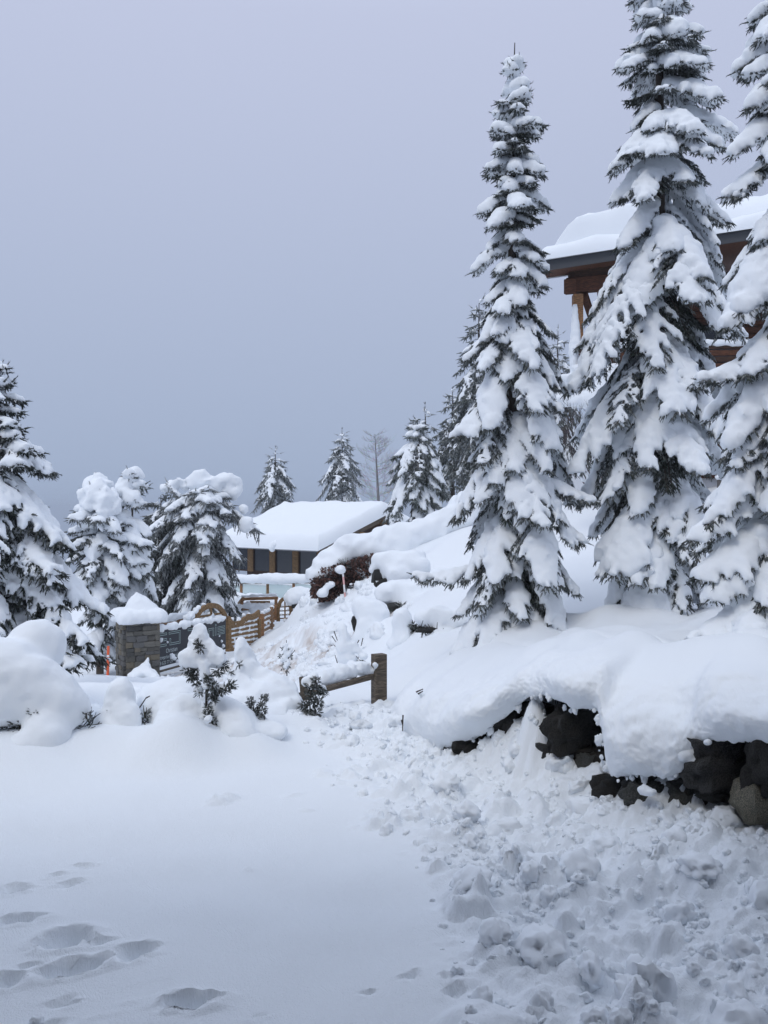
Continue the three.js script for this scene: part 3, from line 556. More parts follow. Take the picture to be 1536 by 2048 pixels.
spruce({
  label: 'broad snow-laden spruce in front of the brown chalet, its top out of frame', seed: 23, d: 11.6, top: [1322, -170], base: [1310, 1250], spacing: [40, 74], T: 0.051, group: 'tall spruces on the bank',
  rows: [[-160, 8, 8], [-100, 33, 31], [-50, 45, 43], [0, 64, 60], [50, 62, 74], [100, 74, 91], [190, 99, 107], [260, 64, 144], [300, 103, 119], [400, 128, 128], [440, 128, 146], [500, 93, 144], [600, 146, 146], [700, 149, 154], [780, 201, 182], [850, 166, 182], [980, 189, 155], [1080, 128, 148], [1140, 157, 137], [1230, 125, 137]],
  extra: [[40, 66, FC + 0.3, { fat: 1.2 }], [75, 70, FC - 0.4, { fat: 1.2 }], [105, 80, FC + 0.1, { fat: 1.3 }], [60, 70, FL, {}], [90, 84, FR, {}], [130, 84, FL + 0.3, {}], [790, 190, L_ + 0.2, { fat: 1.3 }], [1000, 178, L_ - 0.15, { e0: -0.1, e1: -0.5, wide: 0.3 }], [1145, 150, FL - 0.3, { fat: 1.35, wide: 0.5 }], [900, 110, FL + 0.3, { fat: 1.3 }], [1230, 80, FC + 0.2, { fat: 1.4, wide: 0.55 }], [1060, 90, FR - 0.5, { fat: 1.4, wide: 0.5 }], [620, 110, FL, { fat: 1.35 }], [265, 160, 0.1, { e0: 0.1, e1: -0.4, wide: 0.35 }], [1262, 100, FC - 0.4, { fat: 1.2 }], [1262, 110, FR, { fat: 1.2 }], [1260, 110, FL, { fat: 1.2 }], [1255, 120, 0, {}], [1258, 120, L_, {}], [1215, 90, FC + 0.5, { snow: 0.4 }], [1220, 90, FC - 0.6, { snow: 0.4 }]],
});
spruce({
  label: 'nearest spruce at the right edge, heavy boughs reaching in over the bank', seed: 41, d: 8.6, top: [1560, -330], base: [1562, 1330], spacing: [62, 100], T: 0.047, per: 7, group: 'tall spruces on the bank', droop: 0.9,
  rows: [[-320, 10, 10], [-100, 60, 60], [0, 62, 60], [100, 72, 72], [190, 96, 90], [330, 110, 100], [420, 96, 110], [500, 92, 120], [620, 126, 130], [760, 172, 150], [920, 158, 160], [1070, 188, 180], [1150, 170, 180], [1290, 190, 190]],
  sides: (c) => c < 0.75, cell: 0.03,
  extra: [[1255, 235, L_ + 0.7, { e0: -0.3, e1: -0.45, fat: 1.1, snow: 0.9 }], [1270, 215, L_ + 0.45, { e0: -0.35, e1: -0.5, fat: 1.15 }], [1300, 190, L_ + 0.75, { e0: -0.3, e1: -0.6, fat: 1.2 }], [1270, 180, L_ + 0.1, { e0: -0.3, e1: -0.5, fat: 1.1 }], [1310, 160, L_ + 1.1, { fat: 1.2 }], [1080, 200, L_ + 0.1, { e0: -0.1, e1: -0.6, fat: 1.1 }], [1150, 190, L_ + 0.3, { e0: -0.4, e1: -0.95, fat: 1.3, wide: 0.5 }], [765, 185, L_ + 0.15, { e0: 0, e1: -0.6, fat: 1.15 }], [640, 125, L_ + 0.4, { fat: 1.4, e1: -1 }], [900, 150, L_ + 0.5, { fat: 1.3 }]],
});

// ---------------------------------------------------------------- the house at the photographer's back (shades the yard)
{
  const h = new THREE.Group(); h.name = 'house_wall'; h.position.set(0, 0, 1.6); scene.add(h); tag(h, 'dark wooden house wall and wide eave behind the viewpoint', null, null, 'structure');
  const w = new THREE.BoxGeometry(42, 6.2, 0.4); w.translate(0, 2.4, 0.2); part('wall', w, M.woodDark, h);
  const r = new THREE.BoxGeometry(44, 0.2, 4.8); r.translate(0, 4.72, -2.1); part('roof', r, M.woodDark, h);
}

// ---------------------------------------------------------------- the dry stone wall under the snow
function stoneGeo(rng, sx, sy, sz, rough = 0.12, round = 0.4, seg = 3) {
  const g = new THREE.BoxGeometry(1, 1, 1, seg, seg, seg), p = g.attributes.position, o = rng() * 50;
  for (let i = 0; i < p.count; i++) {
    const v = V(p.getX(i), p.getY(i), p.getZ(i)), s = v.clone().normalize().multiplyScalar(0.62); v.lerp(s, round);
    const q = 1 + rough * n3(v.x * 2.1 + o, v.y * 2.1, v.z * 2.1 - o) + rough * 0.4 * n3(v.x * 5 + o, v.y * 5, v.z * 5) + (seg > 5 ? rough * 0.22 * n3(v.x * 13 + o, v.y * 13, v.z * 13) : 0); v.multiplyScalar(q);
    p.setXYZ(i, v.x * sx, v.y * sy, v.z * sz);
  }
  g.computeVertexNormals();
  return g;
}
{
  const rng = RNG(301), wall = thing('dry_stone_wall', 'dark dry stone retaining wall showing in gaps beneath the snow bank', 'stone wall', V(0.6, 0, -8.6));
  const line = [[0.58, -8.6], [0.86, -8.3], [1.5, -7.75], [1.78, -7.2], [2.08, -6.75], [2.64, -6.3], [4.4, -5.1]].map(([x, z]) => V(x, 0, z));
  const back = [];
  for (let i = 0; i + 1 < line.length; i++) {
    for (let h = 0; h < 4; h++) {
      const a = line[i].clone().lerp(line[i + 1], h / 4), b = line[i].clone().lerp(line[i + 1], (h + 1) / 4), l = a.distanceTo(b), top = Math.min(...[-0.4, -0.2, 0, 0.15].map((q) => lipAt((a.x + b.x) / 2 + q))) - 0.02, c = new THREE.BoxGeometry(l + 0.1, top + 0.65, 0.3); c.translate(0, (top - 0.65) / 2, 0);
      c.rotateY(-Math.atan2(b.z - a.z, b.x - a.x)); c.translate((a.x + b.x) / 2 - 0.6 - 0.17, 0, (a.z + b.z) / 2 + 8.6 - 0.3); back.push(c);
    }
  }
  part('earth_core', mergeGeometries(back), M.earth, wall);
  const roots = new Twigs();
  for (let i = 0; i + 1 < line.length; i++) {
    const a = line[i], b = line[i + 1], l = a.distanceTo(b), dir = b.clone().sub(a).normalize(), rot = -Math.atan2(b.z - a.z, b.x - a.x);
    for (let row = 0, y = -0.12; row < 5; row++) {
      const rh = rng.in(0.14, 0.26);
      for (let s = -rng() * 0.2; s < l;) {
        const w = rng.in(0.22, 0.55), q = a.clone().addScaledVector(dir, s + w / 2), roof = Math.min(...[-0.35, -0.15, 0, 0.15].map((k) => lipAt(q.x + k)));
        if (y + rh > roof + 0.02) { s += w; continue; }
        const m = part('stone', stoneGeo(rng, w * 0.98, rh * 1.02, rng.in(0.24, 0.34), 0.24, 0.42), wallStones[Math.floor(rng() * 3)], wall, V(q.x - 0.6 - 0.05 + rng.in(-0.05, 0.03), y + rh / 2 + rng.in(-0.02, 0.02), q.z + 8.6 - 0.2 + rng.in(-0.06, 0.04)));
        m.rotation.set(rng.in(-0.12, 0.12), rot + rng.in(-0.15, 0.15), rng.in(-0.1, 0.1));
        s += w;
      }
      y += rh;
    }
    for (let k = 0; k < l * 60; k++) {
      const q = a.clone().addScaledVector(dir, rng() * l); q.y = lipAt(q.x) + rng.in(-0.02, 0.1); q.add(V(rng.in(-0.08, 0.1), 0, 0.04 + rng.in(-0.1, 0.14)));
      roots.stick(V(q.x - 0.6, q.y, q.z + 8.6), V(q.x - 0.6 + rng.in(-0.05, 0.05), q.y - rng.in(0.04, 0.14), q.z + 8.6 + rng.in(-0.02, 0.07)), 0.004, 0.002, [0.02, 0.017, 0.014]);
    }
  }
  tag(part('hanging_roots', roots.geo(), M.leaf, wall), 'dark thin roots hanging under the snow lip', null, null, 'stuff');
  for (const [px, py, d, rx, ry, k] of [[1150, 1458, 7.3, 62, 40, 2], [1112, 1512, 7.45, 46, 28, 0], [1180, 1530, 7.15, 20, 22, 1], [965, 1490, 8.2, 60, 26, 2], [905, 1506, 8.45, 34, 22, 0], [1030, 1450, 7.95, 50, 30, 2],
    [1462, 1522, 6.2, 92, 50, 0], [1245, 1590, 6.75, 56, 34, 2], [1322, 1592, 6.55, 76, 40, 1], [1392, 1622, 6.35, 48, 52, 1], [1512, 1592, 5.98, 44, 42, 3], [1432, 1590, 6.22, 30, 12, 1], [1560, 1520, 5.85, 70, 60, 2]]) {
    const p = P(px, py, d), m = part('stone', stoneGeo(rng, S(rx * 2, d), S(ry * 2, d), 0.26, k === 3 ? 0.14 : 0.2, k === 3 ? 0.65 : 0.5, 8), k === 3 ? paleStone : wallStones[k], wall, V(p.x - 0.6, p.y, p.z + 8.6 - (k === 3 ? -0.04 : 0.06))); m.rotation.set(rng.in(-0.1, 0.1), 0.45 + rng.in(-0.2, 0.2), rng.in(-0.12, 0.12));
  }
  const lumps = [[1285, 1575, 6.35, 14], [1298, 1578, 6.3, 9], [1232, 1556, 6.5, 5], [1408, 1480, 6.1, 9], [1373, 1500, 6.25, 18], [1380, 1520, 6.22, 12], [1360, 1505, 6.25, 16]].map(([px, py, d, r]) => { const p = P(px, py, d); return ball([p.x - 0.6, p.y, p.z + 8.6 + 0.06], S(r, d), 0.75); });
  part('snow_patch', blob(lumps, { cell: 0.014, k: 0.012, amp: 0.008, freq: 14 }), M.snow, wall);
}

// ---------------------------------------------------------------- snow-buried shrubs, rocks and young conifers
// a soft load of snow given as [px, py, radius px, metres nearer, squash] seen at the distance d
function load(list, d, origin, opt = {}) {
  const prims = list.map((l) => {
    const [px, py, r, near = 0, sy = 1, px2, py2, r2] = l, a = P(px, py, d - near).sub(origin), R = S(r, d - near);
    return px2 === undefined ? ball(a, R, sy) : cap(a, P(px2, py2, d - near).sub(origin), R, S(r2 ?? r, d - near), sy);
  });
  return blob(prims, { cell: S(3.2, d), k: S(4.5, d), amp: S(2.5, d), freq: 0.06 * F / d / 2.6, seed: d, amp2: S(0.8, d), freq2: 0.2 * F / d / 2.6, ...opt });
}
// tufts of needles: [px, py, radius px, count, metres nearer]
function tufts(tw, list, d, origin, rng, { len = 0.04, r = 0.0085, frost = 0.28, blades = 9, down = 0.1, tone = 1.15 } = {}) {
  for (const [px, py, rad, n, near = 0, lx = 0, ly = 0] of list) {
    const c = P(px, py, d - near).sub(origin), R = S(rad, d - near);
    for (let i = 0; i < n * 2.6; i++) {
      const o = V(rng.in(-1, 1), rng.in(-1, 1), rng.in(-0.8, 1)).multiplyScalar(R * 0.75), dir = o.clone().normalize().add(V(lx + rng.in(-0.4, 0.4), ly - down + rng.in(-0.3, 0.3), rng.in(-0.2, 0.4))).normalize();
      tw.finger(c.clone().add(o), dir, len * rng.in(0.7, 1.2), r * rng.in(0.8, 1.2), rng, frost, blades, tone);
    }
    tw.stick(c.clone().add(V(0, -R * 0.6, -0.02)), c.clone().add(V(0, R * 0.5, 0)), 0.01, 0.006, [0.05, 0.04, 0.03]);
  }
}
function sticks(tw, list, d, origin, col = [0.05, 0.038, 0.03], r = 0.008) { for (const [x0, y0, x1, y1, near = 0, k = 1] of list) tw.stick(P(x0, y0, d - near).sub(origin), P(x1, y1, d - near).sub(origin), r * k, r * k * 0.6, col); }
function snowShrub({ name = 'snow_covered_shrub', label, category = 'shrub', group, d, foot, snow, green = [], wood = [], seed = 1, opt, tuft, hollow = [], hollowCol = [0.03, 0.028, 0.024] }) {
  const o = P(foot[0], foot[1], d), t = thing(name, label, category, o, group), rng = RNG(seed), tw = new Twigs();
  tufts(tw, green, d, o, rng, tuft); sticks(tw, wood, d, o);
  for (const [px, py, w, h, n, near = 0] of hollow) for (let i = 0; i < n; i++) {      // bare twigs inside a dark hollow under the snow
    const a = P(px + rng.in(-w, w), py + rng.in(-h, h), d - near + rng.in(-0.12, 0.12)).sub(o), k = rng.in(0.05, 0.16);
    tw.stick(a, a.clone().add(V(rng.in(-1, 1), rng.in(0.1, 1), rng.in(-0.6, 0.6)).normalize().multiplyScalar(k)), 0.006, 0.003, hollowCol.map((c) => c * rng.in(0.6, 1.6)));
  }
  if (tw.i.length) part(green.length ? 'foliage' : 'twigs', tw.geo(), M.needle, t);
  part('snow_load', load(snow, d, o, opt), M.snow, t);
  return t;
}
const hollowRock = (px, py, d, rx, ry, mat = M.earth) => { const m = new THREE.SphereGeometry(1, 14, 10); m.scale(S(rx, d), S(ry, d), S(rx, d)); return [m, P(px, py, d), mat]; };
// front row along the yard's edge, from the left
{
  const t = snowShrub({ label: 'big double-humped snow mound over a shrub at the left edge', d: 8.6, foot: [70, 1475], seed: 3, group: null,
    snow: [[74, 1282, 44, -0.3], [80, 1300, 48, -0.3], [60, 1310, 50, -0.3], [-20, 1330, 58, 0.1], [20, 1340, 60, 0.1, 1], [60, 1362, 56, 0.1], [0, 1390, 66, 0.15, 0.9], [-60, 1350, 80, 0], [100, 1392, 58, 0.05, 0.95], [130, 1408, 42, 0.02, 0.9], [152, 1424, 26, 0], [40, 1400, 52, 0.1, 0.9], [-10, 1420, 40, 0.15, 0.9], [104, 1440, 34, 0.2, 1.1], [92, 1470, 46, 0.3, 0.9], [60, 1490, 44, 0.35, 0.7]],
    green: [[38, 1452, 18, 16, 0.25], [70, 1428, 12, 10, 0.3], [20, 1462, 14, 10, 0.2], [172, 1432, 12, 9, 0.1], [150, 1452, 10, 8, 0.05]], hollow: [[35, 1458, 45, 16, 70, 0.1], [165, 1448, 20, 22, 40]], opt: { cell: 0.026, k: 0.035, amp: 0.02, freq: 2.2, amp2: 0.003 } });
}
snowShrub({ label: 'pointed snow-capped shrub right of the big left mound', d: 8.9, foot: [245, 1475], seed: 4,
  snow: [[243, 1376, 16], [238, 1395, 26, 0, 1.2], [250, 1425, 24, 0.08], [262, 1445, 20, 0.12, 1.1], [222, 1440, 18, 0.06], [230, 1462, 30, 0.1, 0.8], [205, 1470, 24, 0.1, 0.8], [195, 1440, 10, 0.05, 1.3], [205, 1448, 24, 0.05, 0.8], [222, 1474, 28, 0.2, 0.6], [275, 1476, 24, 0.15, 0.6], [188, 1424, 18, -0.3, 0.9], [178, 1446, 20, -0.1, 0.8]],
  green: [[228, 1427, 10, 8, 0.1], [290, 1430, 11, 12, 0], [270, 1462, 12, 10, 0.1], [285, 1450, 10, 8, 0]], wood: [[276, 1420, 292, 1396, 0], [292, 1396, 300, 1392, 0]], hollow: [[282, 1452, 18, 18, 40], [262, 1466, 14, 8, 20]], opt: { cell: 0.022, k: 0.045 } });
snowShrub({ label: 'low round snow dome behind the pointed shrub', d: 9.6, foot: [270, 1420], seed: 5, snow: [[278, 1398, 20], [264, 1406, 25], [290, 1412, 20, 0, 0.9], [250, 1428, 34, 0, 0.7]], hollow: [[270, 1425, 20, 6, 10]], opt: { cell: 0.024, k: 0.05 } });
snowShrub({ label: 'wide low snow hummock between pointed shrub and young pine', d: 9.3, foot: [350, 1450], seed: 6,
  snow: [[330, 1392, 30, 0, 0.9], [365, 1385, 32, 0, 0.9], [400, 1388, 28, -0.2, 0.9], [325, 1420, 36, 0.15, 0.95], [360, 1415, 40, 0.15, 0.9], [310, 1440, 24, 0.2, 1], [345, 1448, 34, 0.3, 0.8], [300, 1400, 22], [414, 1412, 24, -0.3], [318, 1404, 26, -0.2, 0.8], [296, 1424, 22, -0.1, 0.9]],
  green: [[308, 1448, 10, 8, 0.1]], hollow: [[305, 1452, 14, 14, 24]], opt: { cell: 0.026, k: 0.06 } });
snowShrub({ label: 'snow heap at the foot of the young pine', d: 8.9, foot: [390, 1470], seed: 8,
  snow: [[352, 1430, 34, 0, 0.9], [372, 1418, 26], [445, 1420, 30, 0, 0.9], [470, 1438, 36, 0.05, 0.8], [415, 1404, 22, -0.15], [352, 1462, 50, 0.25, 0.7], [478, 1470, 36, 0.2, 0.8], [505, 1446, 28, -0.2, 0.8], [545, 1464, 30, 0, 0.6], [330, 1446, 26, -0.1, 0.8]],
  green: [[418, 1432, 10, 14, 0.22, 0, 0.4], [424, 1448, 12, 16, 0.22], [430, 1465, 12, 14, 0.2], [410, 1466, 10, 10, 0.2]], hollow: [[420, 1468, 18, 14, 40, 0.15]], opt: { cell: 0.026, k: 0.055 } });
snowShrub({ name: 'young_pine', category: 'young pine', label: 'young pine bowed under three snow lobes in front of the sign', d: 8.75, foot: [412, 1480], seed: 9,
  snow: [[402, 1258, 11], [400, 1272, 17], [396, 1288, 19, 0, 1.1], [414, 1292, 15, 0.02, 1.2], [384, 1310, 20, 0.04, 0.9], [374, 1318, 17, 0.05, 1], [392, 1320, 17, 0.05], [428, 1308, 19, 0.04, 1], [440, 1318, 15, 0.05, 1], [420, 1318, 15, 0.05], [408, 1332, 10, 0.12, 1.2], [411, 1350, 11, 0.12, 1.3], [418, 1368, 11, 0.1, 1.2], [430, 1376, 10, 0.08], [446, 1378, 8, 0.05], [398, 1380, 10, 0.02], [415, 1440, 9, 0.22]],
  green: [[397, 1288, 7, 12, 0.16, 0, 0.3], [401, 1298, 6, 8, 0.17], [376, 1338, 11, 20, 0.05], [391, 1336, 10, 20, 0.06], [384, 1352, 11, 22, 0.05], [394, 1362, 9, 18, 0.04], [446, 1332, 10, 22, 0.05], [436, 1344, 9, 16, 0.05], [416, 1356, 7, 14, 0.2], [425, 1374, 9, 18, 0.18], [424, 1388, 11, 26, 0.12], [438, 1384, 8, 12, 0.1], [452, 1378, 9, 18, 0.12, 0.5, 0.3], [463, 1370, 8, 16, 0.12, 0.7, 0.5], [398, 1384, 7, 8, 0.05], [428, 1398, 7, 10, 0.1], [416, 1416, 7, 8, 0.1]],
  wood: [[412, 1480, 414, 1300, -0.05, 2], [414, 1380, 462, 1370, 0.03, 1.2], [414, 1350, 380, 1350, 0, 1.2]], opt: { cell: 0.016, k: 0.016, amp: 0.014, freq: 7 } });
snowShrub({ label: 'broad snow heap with a peaked buried sapling beside the young pine', d: 10.0, foot: [530, 1440], seed: 10,
  snow: [[481, 1281, 5], [482, 1292, 8, 0, 1.3], [487, 1310, 12, 0, 1.2], [493, 1330, 17], [500, 1352, 22], [530, 1366, 22], [560, 1372, 21], [584, 1384, 16], [484, 1366, 20, 0.05, 0.9], [466, 1384, 20, 0.1, 0.9], [520, 1400, 38, 0.2], [560, 1410, 36, 0.2], [592, 1424, 26, 0.2, 0.9], [490, 1420, 40, 0.3, 0.8], [540, 1436, 44, 0.4, 0.7]],
  green: [[478, 1330, 5, 6, 0.2], [462, 1344, 4, 5, 0.1]], opt: { cell: 0.032, k: 0.05, amp: 0.03, freq: 3 } });
snowShrub({ name: 'pine_sprig', category: 'pine sprig', label: 'frosted pine sprig poking out of the snow right of the young pine', d: 9.3, foot: [515, 1450], seed: 12, snow: [[513, 1448, 8, -0.05, 0.6]],
  green: [[503, 1403, 7, 16, 0.3, -0.2, 0.6], [507, 1418, 8, 18, 0.3], [515, 1430, 9, 20, 0.3], [524, 1412, 7, 16, 0.3, 0.2, 0.5], [528, 1398, 6, 14, 0.3, 0.2, 0.7], [524, 1428, 7, 14, 0.3]], wood: [[515, 1450, 515, 1415, 0.3], [515, 1425, 528, 1398, 0.3]], tuft: { frost: 0.65 } });
snowShrub({ name: 'pine_bush', category: 'pine bush', label: 'dark green pine bush leaning against the left end of the fence rail', d: 9.7, foot: [620, 1460], seed: 13, snow: [[630, 1352, 9, 0.02, 0.8], [622, 1372, 9, 0.05, 0.7], [640, 1376, 8, 0.02, 0.7], [612, 1362, 8, 0.02], [636, 1400, 7, 0.1, 0.6], [610, 1420, 6, 0.1, 0.6], [592, 1446, 7, 0.1, 0.7], [648, 1384, 6]],
  green: [[632, 1364, 9, 18, 0.1, 0.1, 0.4], [618, 1378, 10, 22, 0.1], [634, 1380, 10, 22, 0.1], [622, 1396, 12, 28, 0.15], [636, 1404, 11, 26, 0.15], [620, 1414, 11, 26, 0.15], [604, 1412, 8, 14, 0.15, -0.7, 0.3], [632, 1426, 11, 26, 0.2], [618, 1432, 10, 20, 0.2], [605, 1436, 9, 14, 0.2], [646, 1384, 7, 12, 0.1, 0.6, 0]], wood: [[600, 1456, 632, 1360, 0.05, 1.6], [590, 1452, 612, 1436, 0.15]], hollow: [[610, 1446, 18, 8, 22, 0.1]], tuft: { frost: 0.35 } });
snowShrub({ name: 'sapling', category: 'sapling', label: 'thin snowy sapling standing before the sandy edge of the drive', d: 13.2, foot: [574, 1350], seed: 14, snow: [[573, 1288, 4], [570, 1300, 5], [578, 1308, 5], [566, 1318, 5], [576, 1326, 5], [572, 1334, 6], [584, 1300, 3]],
  green: [[568, 1296, 3, 4], [577, 1302, 3, 4], [562, 1312, 3, 4], [582, 1314, 3, 5], [570, 1322, 4, 6], [578, 1332, 4, 7], [566, 1334, 4, 5], [574, 1340, 4, 5]], wood: [[574, 1352, 573, 1280], [574, 1330, 556, 1312], [574, 1320, 590, 1300], [574, 1306, 560, 1294]], opt: { cell: 0.02, k: 0.02, amp: 0.01 } });
snowShrub({ name: 'snowy_bush', category: 'bush', label: 'slim twiggy bush wrapped in snow above the fence rail', d: 13.8, foot: [695, 1330], seed: 15, snow: [[686, 1258, 8, 0, 1.4], [690, 1276, 10, 0, 1.4], [684, 1292, 12], [694, 1300, 12, 0, 1.2], [700, 1318, 12, 0, 1], [684, 1316, 10, 0, 1], [708, 1290, 7], [716, 1300, 9, 0, 0.8], [728, 1312, 12, 0, 0.6]],
  green: [[716, 1316, 5, 6], [726, 1318, 5, 8], [700, 1306, 4, 5]], wood: [[668, 1262, 676, 1284], [664, 1272, 672, 1284], [700, 1330, 712, 1296], [676, 1330, 670, 1310], [704, 1322, 700, 1302], [718, 1280, 708, 1300], [726, 1276, 722, 1292], [678, 1300, 668, 1290]], opt: { cell: 0.024, k: 0.03 } });

// ---------------------------------------------------------------- on the slope: hedge under a roll of snow, buried boulders
{
  const d = 24.5, o = P(690, 1200, d), t = thing('beech_hedge', 'brown-leaved hedge beneath a long roll of snow climbing the slope', 'hedge', o), rng = RNG(61), tw = new Twigs();
  for (let i = 0; i < 4200; i++) {
    const u = rng(), px = lerp(626, 748, u) + rng.in(-6, 6), mid = lerp(1178, 1140, u), py = mid + rng.in(-34, 32) * (u < 0.12 ? 0.6 : 1), a = P(px, py, d + rng.in(-0.75, 0.4)).sub(o), g = rng.in(0.5, 1.5), dark = rng() < 0.3;
    const c = dark ? [0.025, 0.015, 0.012] : [0.085 * g, 0.04 * g, 0.03 * g], n = V(rng.in(-1, 1), rng.in(-0.4, 1), rng.in(0, 1)).normalize(), e1 = V(rng.in(-1, 1), rng.in(-1, 1), rng.in(-1, 1)).cross(n).normalize(), e2 = n.clone().cross(e1), s = rng.in(0.035, 0.07);
    const v = [e1.clone().multiplyScalar(s), e2.clone().multiplyScalar(s * 0.6), e1.clone().multiplyScalar(-s), e2.clone().multiplyScalar(-s * 0.6)].map((q) => tw.vert(a.x + q.x, a.y + q.y, a.z + q.z, n.x, n.y, n.z, c));
    tw.i.push(v[0], v[1], v[2], v[0], v[2], v[3]);
  }
  for (let i = 0; i < 160; i++) { const px = rng.in(630, 750), a = P(px, rng.in(1165, 1200) - (px - 630) * 0.25, d + rng.in(-0.2, 0.4)).sub(o); tw.stick(a, a.clone().add(V(rng.in(-0.2, 0.2), rng.in(0.2, 0.5), rng.in(-0.1, 0.1))), 0.01, 0.005, [0.05, 0.03, 0.024]); }
  part('foliage', tw.geo(), M.leaf, t);
  const core = blob([cap(P(642, 1180, d + 0.5).sub(o), P(742, 1142, d + 0.5).sub(o), 0.22, 0.3)], { cell: 0.08, k: 0.05, amp: 0.03, freq: 4 }); part('twig_core', core, std(0.03, 0.02, 0.016), t);
  part('snow_load', load([[645, 1132, 20, 0, 1, 690, 1100, 19], [690, 1100, 19, 0, 1, 760, 1078, 21], [760, 1092, 32, 0, 1, 860, 1066, 30], [860, 1066, 30, 0, 1, 935, 1022, 34], [930, 1020, 30, -0.5, 1, 1000, 1008, 32], [630, 1158, 15, 0.1], [664, 1136, 20, 0.15], [648, 1156, 10, 0.2], [636, 1182, 9, 0.1], [722, 1148, 7, 0.4], [705, 1166, 6, 0.75], [735, 1128, 9, 0.4], [664, 1170, 6, 0.75, 0.8], [648, 1190, 8, 0.8, 0.7], [722, 1150, 6, 0.55, 0.8], [680, 1140, 10, 0.75, 0.7], [700, 1186, 8, 0.8, 0.7], [740, 1166, 9, 0.7, 0.8]], d, o, { cell: 0.07, k: 0.07, amp: 0.1, freq: 1.0, amp2: 0.03, freq2: 3 }), M.snow, t);
  const frostTw = new Twigs(); tufts(frostTw, [[690, 1132, 8, 20, 0.5], [742, 1128, 6, 12, 0.5]], d, o, rng, { len: 0.2, r: 0.02, frost: 0.7, blades: 5 }); part('frosted_sprig', frostTw.geo(), M.needle, t);
}
function boulder({ label, d, foot, rock, snow, seed, name = 'snow_capped_boulder', category = 'boulder', green = [], hollow = [], opt = {} }) {
  const o = P(foot[0], foot[1], d), t = thing(name, label, category, o), rng = RNG(seed);
  for (const [px, py, rx, ry, near = 0] of rock) { const m = part('rock', stoneGeo(rng, S(rx * 2, d), S(ry * 2, d), S(rx * 1.8, d), 0.25, 0.6), wallStones[Math.floor(rng() * 3)], t, P(px, py, d - near).sub(o)); m.rotation.y = rng() * 3; }
  if (green.length || hollow.length) { const tw = new Twigs(); tufts(tw, green, d, o, rng, { len: 0.13, r: 0.02, frost: 0.35, blades: 6 }); for (const [px, py, w, h, n] of hollow) for (let i = 0; i < n; i++) { const a = P(px + rng.in(-w, w), py + rng.in(-h, h), d - 0.1 + rng.in(-0.2, 0.2)).sub(o); tw.stick(a, a.clone().add(V(rng.in(-0.1, 0.1), rng.in(0.05, 0.2), rng.in(-0.1, 0.1))), 0.008, 0.004, [0.03, 0.026, 0.02]); } part('twigs', tw.geo(), M.needle, t); }
  part('snow_load', load(snow, d, o, { cell: S(4, d), k: S(7, d), amp: S(7, d), freq: 0.045 * F / d / 4, amp2: S(1.5, d), freq2: 0.05 * F / d, ...opt }), M.snow, t);
}
boulder({ label: 'snow-capped boulder beside the hedge, a long roll of snow on top', d: 19.5, foot: [785, 1170], seed: 71, rock: [[757, 1152, 14, 14], [800, 1160, 20, 10], [770, 1166, 20, 10]], snow: [[770, 1130, 24, 0, 1, 815, 1124, 24], [830, 1118, 18, -0.3, 0.9], [750, 1140, 14, 0, 1], [752, 1162, 10, 0.1], [790, 1146, 16, 0.2, 0.8], [840, 1138, 22, 0.1, 0.8], [812, 1146, 18, 0.15, 0.8], [778, 1172, 12, 0.2, 0.8]], hollow: [[800, 1166, 16, 4, 14], [756, 1166, 8, 6, 10]] });
boulder({ label: 'boulder with an exposed dark face under a thick snow cushion on the slope', d: 17.2, foot: [800, 1240], seed: 72, rock: [[790, 1222, 26, 16, 0.15], [776, 1215, 16, 12]], snow: [[775, 1188, 22, 0, 1, 830, 1178, 26], [850, 1182, 22, -0.2, 0.9], [768, 1204, 15, 0.1], [830, 1210, 30, 0.1, 1], [860, 1220, 34, 0.2, 1], [885, 1206, 26, 0.1, 0.8], [778, 1240, 14, 0.25, 0.8], [812, 1238, 14, 0.25, 0.8], [815, 1196, 20, 0.1], [770, 1230, 12, -0.1]], green: [[790, 1226, 7, 12, 0.4], [802, 1216, 5, 8, 0.4]] });
boulder({ label: 'leaning boulder with its bare side towards the drive', d: 16.4, foot: [720, 1270], seed: 73, rock: [[716, 1248, 11, 15, 0.1], [722, 1236, 12, 16]], snow: [[732, 1214, 22], [745, 1230, 26, 0, 1.1], [726, 1222, 14, 0.1], [752, 1258, 30, 0.1, 1.1], [735, 1272, 22, 0.15, 1], [770, 1275, 24, 0.1, 0.8], [714, 1276, 12, 0.2, 1]], hollow: [[716, 1262, 8, 8, 16]] });
boulder({ name: 'snow_covered_shrub', category: 'shrub', label: 'blunt snow pillar of a shrub before the slender spruce', d: 14.6, foot: [806, 1300], seed: 74, rock: [[828, 1262, 7, 10], [840, 1275, 10, 8]], snow: [[808, 1228, 12], [806, 1244, 15, 0, 1.2], [804, 1266, 16, 0, 1.3], [800, 1284, 18, 0, 1], [820, 1282, 12, 0, 1], [780, 1288, 18, 0, 0.7]], green: [[826, 1250, 4, 6, 0.1], [828, 1262, 4, 6, 0.1]] });
boulder({ name: 'snow_covered_shrub', category: 'shrub', label: 'snow hummock tucked under the left boughs of the slender spruce', d: 13.6, foot: [870, 1290], seed: 75, rock: [[862, 1258, 24, 6]], snow: [[850, 1240, 20, 0, 0.9], [880, 1230, 24, 0, 0.9], [910, 1240, 24, 0, 0.9], [862, 1290, 26, 0.1, 0.8], [900, 1282, 34, 0.15, 0.8], [840, 1296, 20, 0.1, 0.8]], hollow: [[862, 1262, 22, 4, 24]], green: [[848, 1262, 4, 6], [866, 1262, 4, 6]] });
